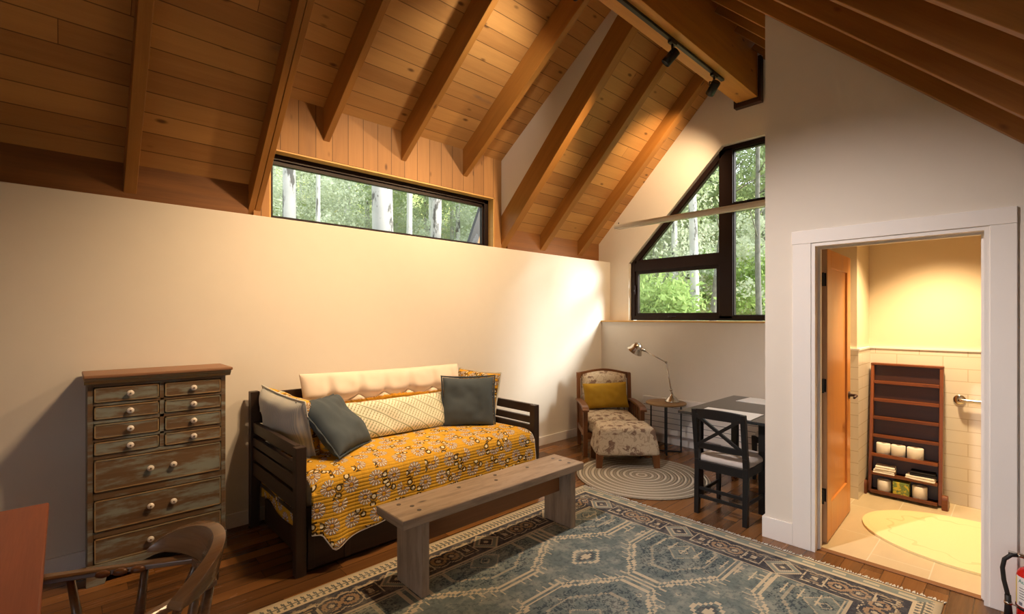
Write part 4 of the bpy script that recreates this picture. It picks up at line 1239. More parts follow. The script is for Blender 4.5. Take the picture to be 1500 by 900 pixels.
s = thing('side_table', 'round oak topped side table with thin black metal legs beside the armchair', 'side table', (5.07, 2.815, 0))
bm = bm_new(); lathe(bm, [(0.0005, 0.548), (0.215, 0.548), (0.225, 0.553), (0.225, 0.568), (0.220, 0.572), (0.0005, 0.572)], 40, cap=False); obj('table_top', bm, M['table_round'], s, grain=0)
for k in range(2):
    bm = bm_new(); an = radians(-58 + 90 * k); dx, dy = cos(an), sin(an); R_ = 0.165
    for sg in (-1, 1): bar(bm, (sg * R_ * dx, sg * R_ * dy, 0), (sg * R_ * dx, sg * R_ * dy, 0.548), 0.016, 0.016, up=(dx, dy, 0))
    bar(bm, (-R_ * dx, -R_ * dy, 0.008), (R_ * dx, R_ * dy, 0.008), 0.016, 0.016)
    bar(bm, (-R_ * dx, -R_ * dy, 0.54), (R_ * dx, R_ * dy, 0.54), 0.016, 0.016)
    obj('leg_frame', bm, M['black_metal'], s)

l = thing('desk_lamp', 'brushed nickel swing arm lamp standing on the round side table', 'lamp', (5.12, 2.765, 0.572))
C = M['chrome']
bm = bm_new(); lathe(bm, [(0.0005, 0.0), (0.080, 0.0), (0.082, 0.008), (0.078, 0.018), (0.066, 0.030), (0.052, 0.050), (0.034, 0.066), (0.020, 0.078), (0.015, 0.095), (0.0005, 0.097)], 30, cap=False); obj('base', bm, C, l)
P0 = Vector((0, 0, 0.095)); P1 = Vector((0, 0.012, 0.135)); P2 = Vector((0, 0.075, 0.452)); P3 = Vector((0, 0.385, 0.585))
bm = bm_new(); bmesh.ops.create_uvsphere(bm, u_segments=14, v_segments=10, radius=0.017, matrix=Matrix.Translation(P1)); tube(bm, [P0, P1], 0.010, 10)
tube(bm, [P1 + Vector((-0.024, 0, 0)), P1 + Vector((0.024, 0, 0))], 0.007, 10); obj('base_joint', bm, C, l, smooth_=True)
bm = bm_new(); tube(bm, [P1, P2], 0.0075, 10); obj('lower_arm', bm, C, l)
bm = bm_new(); bmesh.ops.create_uvsphere(bm, u_segments=14, v_segments=10, radius=0.014, matrix=Matrix.Translation(P2)); tube(bm, [P2 + Vector((-0.02, 0, 0)), P2 + Vector((0.02, 0, 0))], 0.007, 10); obj('elbow_joint', bm, C, l, smooth_=True)
bm = bm_new(); tube(bm, [P2, P3], 0.0065, 10); obj('upper_arm', bm, C, l)
dd = Vector((0, 0.86, -0.10)).normalized(); dn = Vector((0, 0.50, -0.66)).normalized()
bm = bm_new(); tube(bm, [P3 - (P3 - P2).normalized() * 0.03, P3 + (P3 - P2).normalized() * 0.045], [0.013, 0.019], 14); obj('socket', bm, C, l)
hub = P3 + (P3 - P2).normalized() * 0.045
q = dn.to_track_quat('Z', 'X').to_matrix().to_4x4(); Mx = Matrix.Translation(hub + Vector((0, 0.034, 0.004))) @ q
bm = bm_new(); prof = [(0.004, -0.060), (0.028, -0.056), (0.052, -0.038), (0.070, -0.006), (0.080, 0.028), (0.096, 0.052), (0.099, 0.057)]
lathe(bm, prof, 28, Mx, cap=False); lathe(bm, [(r_ - 0.002, z + 0.001) for r_, z in prof], 28, Mx, cap=False)
obj('shade', bm, C, l)
bm = bm_new(); bmesh.ops.create_uvsphere(bm, u_segments=12, v_segments=8, radius=0.022, matrix=Mx @ Matrix.Translation((0, 0, 0.0))); obj('bulb', bm, M['porcelain'], l, smooth_=True)

# ------------------------------------------------------------------ panel heater under the window
h = thing('panel_heater', 'long low white panel heater with thin grooves on the wall under the gable window', 'heater', (5.404, 2.35, 0))
bm = bm_new(); box(bm, -0.075, -0.012, -0.93, 0.93, 0.13, 0.565); obj('body', bm, M['white_trim'], h, bevel=0.006)
bm = bm_new()
for z in (0.20, 0.265, 0.33, 0.395, 0.46): box(bm, -0.0765, -0.0745, -0.90, 0.915, z, z + 0.006)
g = obj('groove_lines', bm, M['grey_ink'], h)
bm = bm_new()
for y in (-0.8, 0.8): box(bm, -0.012, 0.0, y - 0.04, y + 0.04, 0.2, 0.5); box(bm, -0.06, -0.02, y - 0.02, y + 0.02, 0.0, 0.13)
obj('bracket', bm, M['white_trim'], h)

# ================================================================== DINING TABLE, CHAIRS
t = thing('dining_table', 'black lacquered rectangular dining table beside the white alcove wall', 'table', (4.47, 1.655, 0))
obj('table_top', bxo(-0.585, 0.585, -0.39, 0.39, 0.718, 0.742), M['tabletop'], t, grain=0, bevel=0.004)
for sx in (-1, 1):
    for sy in (-1, 1):
        bm = bm_new(); lx = -0.455 if sx < 0 else 0.30; box(bm, lx - 0.028, lx + 0.028, sy * 0.26 - 0.028, sy * 0.26 + 0.028, 0.0, 0.718); obj('leg', bm, M['black_paint'], t, grain=2, bevel=0.004)
bm = bm_new()
box(bm, -0.427, 0.272, 0.25, 0.27, 0.66, 0.718); box(bm, -0.427, 0.272, -0.27, -0.25, 0.66, 0.718); box(bm, 0.29, 0.31, -0.232, 0.232, 0.66, 0.718)
obj('apron', bm, M['black_paint'], t, grain=0, bevel=0.002)
box_ = bxo(-0.55, -0.53, -0.11, -0.06, 0.70, 0.718); obj('latch', box_, M['black_paint'], t)
def mat_at(x, y, w, d, rz, label):
    bm = bm_new(); box(bm, -w / 2, w / 2, -d / 2, d / 2, 0.0, 0.004)
    o = obj('placemat', bm, M['placemat'], bevel=0.0015); o.location = (x, y, 0.7425); o.rotation_euler = (0, 0, rz)
    return tag(o, label, 'placemat', 'white placemats on the black table')
mat_at(4.055, 1.685, 0.31, 0.46, radians(2), 'white placemat on the near end of the black table, behind the chair back')
mat_at(4.86, 1.655, 0.31, 0.45, radians(-3), 'white placemat on the far end of the black table, by the heater')
v = thing('flower_vase', 'small pale yellow flower posy on the dark table, half hidden by the white wall corner', 'flowers', (4.47, 1.485, 0.742))
bm = bm_new(); lathe(bm, [(0.0005, 0.0), (0.020, 0.0), (0.024, 0.012), (0.018, 0.032), (0.012, 0.042), (0.014, 0.048), (0.010, 0.046)], 18, cap=False); obj('vase', bm, M['porcelain'], v)
rr = random.Random(3)
for k in range(7):
    bm = bm_new(); c_ = Vector(((rr.random() - .5) * 0.05, (rr.random() - .5) * 0.06 + 0.012, 0.075 + rr.random() * 0.03))
    for j in range(7):
        an = 2 * pi * j / 7; d_ = Vector((cos(an), sin(an), 0.5)) * 0.014
        sd = Vector((-sin(an), cos(an), 0)) * 0.006
        vs = [bm.verts.new(c_), bm.verts.new(c_ + d_ * 0.6 + sd), bm.verts.new(c_ + d_), bm.verts.new(c_ + d_ * 0.6 - sd)]
        bm.faces.new(vs)
    tube(bm, [(0, 0, 0.04), c_ * 0.6 + Vector((0, 0, 0.02)), c_], 0.0015, 5)
    obj('bloom', bm, M['flower'], v)

def dining_chair(loc, rz, label):
    """local +x is the front (towards the table); back legs at x = 0"""
    c = thing('dining_chair', label, 'chair', loc, rz, 'black cross back dining chairs')
    B = M['black_paint']; W = 0.185
    for sy in (-1, 1):
        bm = bm_new()
        y = sy * W
        # rear leg, upright to the seat and raked above it
        pts = [(0.0, 0.0), (0.010, 0.43), (0.0, 0.50), (-0.045, 0.83)]
        for (x, z), (x2, z2) in zip(pts, pts[1:]):
            w = 0.021
            vs = [bm.verts.new((xx + dx, y + dy, zz)) for xx, zz in ((x, z), (x2, z2)) for dx, dy in ((-w, -0.018), (w, -0.018), (w, 0.018), (-w, 0.018))]
            for q4 in ((0, 1, 5, 4), (1, 2, 6, 5), (2, 3, 7, 6), (3, 0, 4, 7), (0, 3, 2, 1), (4, 5, 6, 7)): bm.faces.new([vs[i] for i in q4])
        obj('leg', bm, B, c, grain=2, bevel=0.003)
        bm = bm_new(); vs = []
        for z, w in ((0.0, 0.014), (0.42, 0.021)): vs += [bm.verts.new((0.42 + p * w, sy * (W + 0.012) + q_ * w, z)) for p, q_ in ((-1, -1), (1, -1), (1, 1), (-1, 1))]
        bm.faces.new(vs[:4]); bm.faces.new(vs[4:])
        for k in range(4): bm.faces.new((vs[k], vs[(k + 1) % 4], vs[4 + (k + 1) % 4], vs[4 + k]))
        obj('leg', bm, B, c, grain=2, bevel=0.003)
        obj('side_rail', bxo(0.02, 0.41, sy * (W + 0.004) - 0.010, sy * (W + 0.004) + 0.010, 0.355, 0.42), B, c, grain=0, bevel=0.002)
        bm = bm_new(); bar(bm, (0.01, sy * W, 0.155), (0.415, sy * (W + 0.01), 0.155), 0.016, 0.026); obj('stretcher', bm, B, c, grain=0, bevel=0.002)
    bm = bm_new(); box(bm, -0.010, 0.012, -W, W, 0.352, 0.42); obj('rear_rail', bm, B, c, grain=1, bevel=0.002); obj('front_rail', bxo(0.408, 0.43, -W, W, 0.355, 0.42), B, c, grain=1, bevel=0.002)
    bm = bm_new(); bar(bm, (0.004, -W, 0.20), (0.004, W, 0.20), 0.018, 0.024, up=(0, 0, 1)); obj('stretcher', bm, B, c, grain=1, bevel=0.002)
    bm = bm_new(); bar(bm, (0.004, -W, 0.135), (0.004, W, 0.135), 0.018, 0.024, up=(0, 0, 1)); obj('stretcher', bm, B, c, grain=1, bevel=0.002)
    soft_box('seat_pad', 0.022, 0.44, -0.195, 0.195, 0.405, 0.462, M['seatpad'], c, 0.015, 0.03, seed=2)
    # back: curved top rail, curved lower rail and two crossing bars
    def bow(z0, z1, x0, d, name):
        bm = bm_new(); n = 10; P = []
        for k in range(n + 1):
            y = -W + 2 * W * k / n; b_ = -d * (1 - (y / W) ** 2)
            P.append((x0 + b_, y))
        prev = None
        for x, y in P:
            cur = [bm.verts.new((x - 0.011, y, z0)), bm.verts.new((x + 0.011, y, z0)), bm.verts.new((x + 0.008, y, z1 + 0.010 * (1 - (y / W) ** 2))), bm.verts.new((x - 0.014, y, z1 + 0.010 * (1 - (y / W) ** 2)))]
            if prev:
                for k in range(4): bm.faces.new((prev[k], prev[(k + 1) % 4], cur[(k + 1) % 4], cur[k]))
            else: bm.faces.new(cur)
            prev = cur
        bm.faces.new(prev[::-1])
        obj(name, bm, B, c, grain=1, bevel=0.003)
    bow(0.765, 0.832, -0.040, 0.012, 'top_rail')
    bow(0.522, 0.56, -0.006, 0.014, 'lower_rail')
    for sy in (-1, 1):
        bm = bm_new(); bar(bm, (-0.016, -sy * (W - 0.01), 0.545), (-0.048, sy * (W - 0.012), 0.79), 0.024, 0.022, up=(1, 0, 0)); obj('cross_bar', bm, B, c, grain=2, bevel=0.002)
    return c
dining_chair((3.672, 1.583, 0), 0.0, 'black cross back dining chair with pale seat pad at the table end near the rug')
dining_chair((5.235, 1.555, 0), pi, 'black dining chair at the far table end, mostly hidden by the white wall')

# ------------------------------------------------------------------ linear pendant
p = thing('linear_pendant', 'long slim grey tube light reaching across the gable window above the dining table', 'pendant light', (4.6, 2.24, 2.575))
bm = bm_new(); prof = [(0.034 * cos(radians(a_)), 0.034 * sin(radians(a_)) + 0.0) for a_ in range(-0, 181, 20)]
poly = [(-x_, z_) for x_, z_ in prof] + [(0.030, -0.022), (-0.030, -0.022)][::1]
prism(bm, [(x_, z_) for x_, z_ in prof] + [(-0.030, -0.022), (0.030, -0.022)], 'y', -0.94, 0.94)
obj('housing', bm, M['lampwhite'], p, grain=1)
obj('diffuser', bxo(-0.026, 0.026, -0.91, 0.92, -0.026, -0.022), M['porcelain'], p)
bm = bm_new(); tube(bm, [(0, 0.90, 0.030), (0, 0.90, 0.052)], 0.005, 8); obj('end_pin', bm, M['black_metal'], p)
bm = bm_new(); box(bm, -0.05, 0.05, -0.995, -0.93, -0.035, 0.045); obj('wall_bracket', bm, M['lampwhite'], p, bevel=0.004)
# ================================================================== BATHROOM
# rack local frame: y along the wall, x towards the room is -; leaning back against the tiles
rk = thing('shelf_rack', 'dark burnt wood leaning rack with seven shallow shelves against the bathroom tiles', 'rack', (5.19, 0.69, 0), 0)
lean = radians(6.2); HR = 1.135; HW = 0.232
def RP(z, d=0.0):         # point on the rack's front plane at height z, d behind it
    return (z * math.tan(lean) + d, z)
RW = M['rackwood']; RE = M['rackedge']
for sy in (-1, 1):
    bm = bm_new(); y = sy * HW
    prism(bm, [RP(0.02, -0.012), RP(HR, -0.006), RP(HR, 0.045), RP(0.02, 0.075)], 'y', y - 0.012, y + 0.012)
    obj('side_rail', bm, RE, rk, grain=2, bevel=0.003)
    # rounded foot block
    bm = bm_new(); pl = [(-0.060, 0.0), (-0.060, 0.075)]
    for k in range(9): an = pi - pi * k / 8; pl.append((-0.025 + 0.035 * cos(an), 0.085 + 0.030 * sin(an)))
    pl += [(0.010, 0.075), (0.10, 0.03), (0.10, 0.0)]
    prism(bm, pl, 'y', y + sy * 0.014 - 0.019 + sy * 0.018, y + sy * 0.014 + 0.019 + sy * 0.018)
    obj('foot', bm, RE, rk, grain=0, bevel=0.004)
zs = [0.04, 0.196, 0.352, 0.508, 0.664, 0.820, 0.976]
bm = bm_new(); prism(bm, [RP(0.04, 0.055), RP(HR - 0.01, 0.030), RP(HR - 0.01, 0.042), RP(0.04, 0.067)], 'y', -HW + 0.012, HW - 0.012)
obj('back_panel', bm, RW, rk, grain=1)
for i, z in enumerate(zs):
    x, _ = RP(z)
    dp = 0.115 if i < 3 else 0.05
    x0 = x - (0.052 if i < 3 else 0.0)
    obj('shelf', bxo(x0, x + 0.056, -HW + 0.012, HW - 0.012, z - 0.012, z), RW, rk, grain=1)
    obj('shelf_lip', bxo(x0 - 0.012, x0, -HW + 0.012, HW - 0.012, z - 0.016, z + 0.012), RE, rk, grain=1, bevel=0.003)
bm = bm_new(); x, _ = RP(HR); box(bm, x - 0.012, x + 0.05, -HW - 0.012, HW + 0.012, HR - 0.012, HR + 0.006); obj('top_rail', bm, RE, rk, grain=1, bevel=0.003)

def roll(y, i, r, h, label, dx=0.0):
    x, _ = RP(zs[i]); z = zs[i] + 0.0005
    bm = bm_new(); lathe(bm, [(0.020, 0.0), (r - 0.004, 0.0), (r, 0.004), (r, h - 0.004), (r - 0.004, h), (0.020, h), (0.020, 0.0)], 28, cap=False)
    o = obj('toilet_roll', bm, M['paper'], smooth_=False); o.location = (5.19 + x + dx, 0.69 + y, z)
    tag(o, label, 'toilet roll', 'toilet rolls on the bathroom rack')
roll(0.142, 2, 0.049, 0.098, 'left toilet roll of the three in a row on the third shelf from the bottom', 0.0)
roll(0.040, 2, 0.049, 0.098, 'middle toilet roll of the three in a row on the third shelf from the bottom', 0.0)
roll(-0.073, 2, 0.055, 0.098, 'right toilet roll of the three in a row on the third shelf from the bottom', -0.002)
roll(0.130, 0, 0.048, 0.098, 'toilet roll left of the floral tissue box on the lowest rack shelf', 0.0)
roll(-0.105, 0, 0.049, 0.104, 'toilet roll right of the floral tissue box on the lowest rack shelf', 0.0)
bm = bm_new(); box(bm, -0.05, 0.05, -0.054, 0.054, 0.0, 0.112)
tb = obj('tissue_box', bm, M['tissue'], bevel=0.003); tb.location = (5.19 + RP(zs[0])[0] + 0.0, 0.69 + 0.012, zs[0] + 0.0005); tb.rotation_euler = (0, 0, 0.0)
tag(tb, 'yellow green floral tissue box between two rolls on the lowest rack shelf', 'tissue box')
def towel(y, w, mat, z, label, dx=0.0, th=0.030, skew=0.0):
    x, _ = RP(zs[1])
    bm = bm_new(); n = 10
    # three folded layers with rounded front folds
    for k in range(2):
        t0 = k * th / 2; t1 = t0 + th / 2 - 0.001; pr = []
        for j in range(7):
            an = -pi / 2 - pi * j / 6; pr.append((-0.052 + (t1 - t0) / 2 * cos(an) + 0.004 * k, (t0 + t1) / 2 - (t1 - t0) / 2 * sin(an) * -1))
        pr += [(0.052, t1), (0.052, t0)]
        prism(bm, pr, 'y', -w / 2 + 0.004 * k, w / 2 - 0.003 * k)
    o = obj('folded_towel', bm, mat, bevel=0.003); o.location = (5.19 + x + dx, 0.69 + y, z); o.rotation_euler = (0, 0, skew)
    tag(o, label, 'towel', 'folded towels on the bathroom rack')
z1 = zs[1] + 0.0005
towel(0.128, 0.150, M['towel'], z1, 'lower of the two folded white towels at the left of the rack', -0.006)
towel(0.122, 0.140, M['towel'], z1 + 0.0305, 'upper of the two folded white towels at the left of the rack', -0.002, 0.034, 0.05)
towel(-0.112, 0.19, M['towel'], z1, 'folded white towel under a dark one at the right of the rack', -0.006, 0.036, -0.04)
towel(-0.125, 0.165, M['towel_black'], z1 + 0.0365, 'folded charcoal towel on top of a white one at the right of the rack', 0.006, 0.032, 0.03)

g = thing('grab_bar', 'steel grab bar with a round flange on the bathroom tiles', 'grab bar', (5.388, 0.355, 0.87))
bm = bm_new(); lathe(bm, [(0.0005, 0.0), (0.040, 0.0), (0.040, 0.006), (0.034, 0.010), (0.018, 0.012)], 24, Matrix.Rotation(radians(-90), 4, 'Y'), cap=False); obj('flange', bm, M['chrome'], g)
bm = bm_new(); pts = [(-0.004, 0, 0), (-0.03, 0, 0)] + [(-0.03 - 0.018 * sin(a_), -0.018 + 0.018 * cos(a_), 0) for a_ in (0.5, 1.0, 1.57)] + [(-0.048, -0.9, 0)]
tube(bm, pts, 0.016, 14); obj('rail', bm, M['chrome'], g)

# ================================================================== FIRE EXTINGUISHER
e = thing('fire_extinguisher', 'red fire extinguisher with a black hose on the floor beside the bathroom doorway', 'fire extinguisher', (3.50, -0.035, 0), radians(0))
bm = bm_new(); lathe(bm, [(0.0005, 0.0), (0.050, 0.0), (0.0575, 0.006), (0.058, 0.02), (0.058, 0.255), (0.055, 0.275), (0.044, 0.293), (0.026, 0.302), (0.020, 0.306), (0.020, 0.32), (0.0005, 0.32)], 32, cap=False)
obj('cylinder', bm, M['red'], e)
# printed label wrapped round the camera-facing side (towards -x, +y)
def wrap(name, a0, a1, z0, z1, r, mat, parent):
    bm = bm_new(); n = 16; A = []; B = []
    for k in range(n + 1):
        an = radians(a0 + (a1 - a0) * k / n); A.append(bm.verts.new((r * cos(an), r * sin(an), z0))); B.append(bm.verts.new((r * cos(an), r * sin(an), z1)))
    for k in range(n): bm.faces.new((A[k], A[k + 1], B[k + 1], B[k])).smooth = True
    return obj(name, bm, mat, parent)
lb = wrap('label', 108, 300, 0.115, 0.262, 0.0586, M['label'], e)
wrap('print_band', 98, 112, 0.12, 0.255, 0.0588, M['yellow_ink'], lb)
for z, a0, a1 in ((0.205, 128, 230), (0.192, 128, 245), (0.179, 128, 220), (0.166, 128, 240), (0.153, 128, 210)):
    wrap('print_line', a0, a1, z, z + 0.004, 0.0589, M['grey_ink'], lb)
for a0 in (126, 152, 178):
    wrap('print_symbol', a0, a0 + 16, 0.122, 0.138, 0.0589, M['grey_ink'], lb)
# lettering, bent round the cylinder
def bent_text(s, a_mid, z, size, r, mat, parent, name):
    cu = bpy.data.curves.new(name, 'FONT'); cu.body = s; cu.size = size; cu.align_x = 'CENTER'; cu.extrude = 0.0003
    tmp = bpy.data.objects.new(name, cu); COL.objects.link(tmp)
    dg = bpy.context.evaluated_depsgraph_get(); me = bpy.data.meshes.new_from_object(tmp.evaluated_get(dg))
    bpy.data.objects.remove(tmp)
    for v_ in me.vertices:
        an = radians(a_mid) + v_.co.x / r
        rr_ = r + v_.co.z
        v_.co = Vector((rr_ * cos(an), rr_ * sin(an), z + v_.co.y))
    o = bpy.data.objects.new(name, me); COL.objects.link(o); me.materials.append(mat); o.parent = parent
    return o
bent_text('Auto', 150, 0.232, 0.026, 0.0592, M['teal_ink'], lb, 'lettering')
bm = bm_new()
for s_ in range(1): prism(bm, [(-0.018, 0.05), (0.018, 0.05), (0.0, 0.085)], 'y', 0.0, 0.0006)
for v_ in bm.verts:
    an = radians(165) + v_.co.x / 0.0586; rr_ = 0.0584 + v_.co.y; v_.co = Vector((rr_ * cos(an), rr_ * sin(an), v_.co.z))
obj('white_mark', bm, M['label'], e)
bm = bm_new(); lathe(bm, [(0.0595, 0.100), (0.0612, 0.100), (0.0612, 0.112), (0.0595, 0.112), (0.0595, 0.100)], 32, cap=False); obj('strap', bm, M['rubber'], e)
bm = bm_new(); lathe(bm, [(0.022, 0.32), (0.022, 0.345), (0.012, 0.35), (0.012, 0.372), (0.0005, 0.372)], 18, cap=False); box(bm, -0.012, 0.012, -0.012, 0.085, 0.348, 0.362); tube(bm, [(0, 0.01, 0.352), (-0.012, 0.045, 0.358), (-0.014, 0.052, 0.357)], 0.011, 12); obj('valve', bm, M['chrome'], e)
bm = bm_new(); bar(bm, (0.0, 0.01, 0.375), (0.02, -0.10, 0.395), 0.02, 0.006); bar(bm, (0.0, 0.0, 0.352), (0.02, -0.095, 0.352), 0.018, 0.006); obj('squeeze_handle', bm, M['chrome'], e)
bm = bm_new(); tube(bm, [(-0.014, 0.05, 0.357), (-0.02, 0.075, 0.352), (-0.025, 0.098, 0.325), (-0.027, 0.105, 0.28), (-0.026, 0.100, 0.22), (-0.026, 0.090, 0.17), (-0.026, 0.085, 0.14)], 0.0095, 12); obj('hose', bm, M['rubber'], e)
bm = bm_new(); tube(bm, [(-0.026, 0.086, 0.15), (-0.026, 0.085, 0.10), (-0.026, 0.083, 0.03)], [0.012, 0.013, 0.018], 14); obj('nozzle', bm, M['rubber'], e)
bm = bm_new(); tube(bm, [(-0.0262, 0.0852, 0.118), (-0.0262, 0.0852, 0.105)], 0.0155, 14); bar(bm, (-0.026, 0.083, 0.11), (-0.03, 0.050, 0.108), 0.012, 0.004); obj('hose_clip', bm, M['chrome'], e)
# ================================================================== DESK AND CAPTAIN'S CHAIR
d = thing('desk', 'reddish wooden desk at the lower left, seen only by its corner', 'desk', (-0.62, 2.22, 0))
obj('desk_top', bxo(-0.572, 0.572, -0.72, 0.695, 0.712, 0.74), M['desk'], d, grain=1, bevel=0.006)
for sx in (-1, 1):
    for y in (-0.62, 0.60):
        bm = bm_new(); box(bm, sx * 0.47 - 0.032, sx * 0.47 + 0.032, y - 0.032, y + 0.032, 0, 0.712); obj('leg', bm, M['desk'], d, grain=2, bevel=0.004)
bm = bm_new(); box(bm, -0.44, 0.44, 0.585, 0.607, 0.62, 0.712); box(bm, -0.48, -0.46, -0.6, 0.58, 0.62, 0.712); box(bm, 0.46, 0.48, -0.6, 0.58, 0.62, 0.712)
obj('apron', bm, M['desk'], d, grain=1)

c = thing('captains_chair', 'worn dark wooden captain chair with a curved back, pushed under the desk at lower left', 'chair', (0.135, 1.93, 0), 0)
CW = M['chairwood']; ZA = 0.70
bm = bm_new(); n = 36
ring = []
for k in range(n):
    an = 2 * pi * k / n; rx = 0.235; ry = 0.24
    p_ = Vector((rx * (abs(cos(an)) ** 0.8) * (1 if cos(an) > 0 else -1), ry * (abs(sin(an)) ** 0.8) * (1 if sin(an) > 0 else -1), 0)); ring.append(p_)
T_ = [bm.verts.new(p_ + Vector((0, 0, 0.445))) for p_ in ring]; B_ = [bm.verts.new(p_ * 0.94 + Vector((0, 0, 0.405))) for p_ in ring]
I_ = [bm.verts.new(p_ * 0.8 + Vector((0, 0, 0.438))) for p_ in ring]
bm.faces.new(I_); bm.faces.new(B_)
for k in range(n):
    j = (k + 1) % n; bm.faces.new((T_[k], T_[j], I_[j], I_[k])); bm.faces.new((B_[k], B_[j], T_[j], T_[k]))
obj('seat', bm, CW, c, grain=0, smooth_=True)
bm = bm_new()
T_ = [bm.verts.new(p_ * 0.86 + Vector((0, 0, 0.458))) for p_ in ring]; B_ = [bm.verts.new(p_ * 0.88 + Vector((0, 0, 0.441))) for p_ in ring]
bm.faces.new(T_); bm.faces.new(B_)
for k in range(n): bm.faces.new((B_[k], B_[(k + 1) % n], T_[(k + 1) % n], T_[k]))
obj('seat_cloth', bm, M['seatrug'], c, smooth_=True)
for sx in (-1, 1):
    for sy in (-1, 1):
        bm = bm_new(); tube(bm, [(sx * 0.15, sy * 0.15, 0.41), (sx * 0.18, sy * 0.18, 0.27), (sx * 0.20, sy * 0.20, 0.12), (sx * 0.215, sy * 0.215, 0.0)], [0.017, 0.022, 0.018, 0.013], 12); obj('leg', bm, CW, c)
for sy in (-1, 1):
    bm = bm_new(); tube(bm, [(-0.195, sy * 0.195, 0.16), (0, sy * 0.195, 0.16), (0.195, sy * 0.195, 0.16)], [0.009, 0.014, 0.009], 10); obj('stretcher', bm, CW, c)
bm = bm_new(); tube(bm, [(0, -0.195, 0.16), (0, 0.195, 0.16)], 0.011, 10); obj('stretcher', bm, CW, c)
# curved back: an arc round the sitter, arms flaring forward from it towards the desk (-x)
RB_ = 0.29; CX_ = -0.06
def arc(an, off=0.0, z=0.0): return Vector((CX_ + (RB_ + off) * cos(an), (RB_ + off) * sin(an), z))
def sweep(name, a0, a1, prof, mat, n=48):
    bm = bm_new(); prev = None
    for k in range(n + 1):
        an = a0 + (a1 - a0) * k / n
        cur = [bm.verts.new(arc(an, o_, z_)) for o_, z_ in prof(an)]
        m_ = len(cur)
        if prev:
            for j in range(m_): bm.faces.new((prev[j], prev[(j + 1) % m_], cur[(j + 1) % m_], cur[j]))
        else: bm.faces.new(cur)
        prev = cur
    bm.faces.new(prev[::-1])
    return obj(name, bm, mat, c, grain=0, bevel=0.004)
sweep('back_bow', radians(-17), radians(17), lambda an: [(-0.026, ZA - 0.030), (0.026, ZA - 0.030), (0.026, ZA), (-0.026, ZA)], CW, 30)
ARMS = {}
for sg in (1, -1):
    p0 = Vector((0.232, sg * 0.098, ZA - 0.016)); p1 = Vector((-0.30, sg * 0.372, ZA - 0.030)); ARMS[sg] = (p0, p1)
    bm = bm_new(); nrm = Vector((0, sg, 0)); prev = None; n = 14
    for k in range(n + 1):
        u = k / n; p_ = p0.lerp(p1, u); w = 0.026 - 0.010 * sin(u * pi) + 0.008 * u
        cur = [bm.verts.new(p_ + Vector((0, dy * w, dz))) for dy, dz in ((-1, -0.012), (1, -0.012), (1, 0.005), (0.6, 0.010), (-0.6, 0.010), (-1, 0.005))]
        if prev:
            for j in range(6): bm.faces.new((prev[j], prev[(j + 1) % 6], cur[(j + 1) % 6], cur[j]))
        else: bm.faces.new(cur)
        prev = cur
    bm.faces.new(prev[::-1])
    obj('arm', bm, CW, c, grain=0, bevel=0.003)
AM = radians(58)
def crest(an):
    k = max(0.0, 1 - (abs(an) / AM) ** 2.2) ** 0.8
    hh = 0.010 + 0.098 * k; ln = 0.020 * k
    pts = []
    for j in range(6): a_ = j / 5; pts.append((0.026 + ln * a_ ** 1.5 + 0.005 * sin(a_ * pi), ZA + 0.001 + hh * a_))
    for j in range(6): a_ = 1 - j / 5; pts.append((-0.022 + (ln + 0.012 * k) * a_ ** 1.4, ZA + 0.001 + hh * a_ * 0.97))
    return pts
cr = sweep('crest_rail', -AM, AM, crest, CW, 64)
for p_ in cr.data.polygons: p_.use_smooth = True
for an in (-14, 14):
    top = arc(radians(an), 0.0, ZA - 0.028); q_ = Vector((0.185 * cos(radians(an)), 0.185 * sin(radians(an)), 0.44))
    bm = bm_new(); tube(bm, [q_, q_.lerp(top, 0.3), q_.lerp(top, 0.6), top], [0.011, 0.017, 0.013, 0.011], 10); obj('spindle', bm, CW, c)
for sg in (1, -1):
    p0, p1 = ARMS[sg]
    for u in (0.03, 0.30, 0.66):
        top = p0.lerp(p1, u) + Vector((0, 0, -0.016)); q_ = Vector((max(-0.19, min(0.16, top.x * 0.72)), sg * 0.19, 0.44))
        bm = bm_new(); tube(bm, [q_, q_.lerp(top, 0.3), q_.lerp(top, 0.6), top], [0.012, 0.018, 0.014, 0.012], 10); obj('spindle', bm, CW, c)
# ring turned beads on the inner side of the far arm
p0, p1 = ARMS[1]
for k in range(3):
    p_ = p0.lerp(p1, 0.34 + 0.085 * k) + Vector((0, -0.024, -0.004)); d_ = (p1 - p0).normalized()
    prof = [(0.0005, -0.022), (0.008, -0.018), (0.012, -0.006), (0.012, 0.006), (0.008, 0.018), (0.0005, 0.022)]
    bm = bm_new(); lathe(bm, prof, 12, Matrix.Translation(p_) @ d_.to_track_quat('Z', 'Y').to_matrix().to_4x4(), cap=False)
    obj('turned_bead', bm, M['armwood'], c, smooth_=True)
# ================================================================== OUTDOORS: hillside, aspens, shrubs
def sst(x, a, b):
    t_ = max(0.0, min(1.0, (x - a) / (b - a))); return t_ * t_ * (3 - 2 * t_)
def ground(x, y):
    X = max(0.0, x - 5.9); Y = max(0.0, y - 4.4)
    g = 0.55 + 0.115 * X + 0.20 * Y + 0.9 * (1 - sst(x, 4.2, 7.5)) * sst(y, 4.2, 6.0) + 1.0 * sst(Y, 3.0, 9.0) * (1 - sst(x, 5, 12))
    far = max(0.0, sqrt(X * X + Y * Y) - 15.0); g += 0.20 * far
    return g + 0.12 * mnoise.noise(Vector((x * 0.5, y * 0.5, 0)))
bm = bm_new(); nx, ny = 70, 60
xs = [-16 + 66 * i / nx for i in range(nx + 1)]; ys = [4.40 + 46 * (k / ny) ** 1.3 for k in range(ny + 1)]
g1 = [[bm.verts.new((x, y, ground(x, y) - (0.4 if k == 0 else 0))) for k, y in enumerate(ys)] for x in xs]
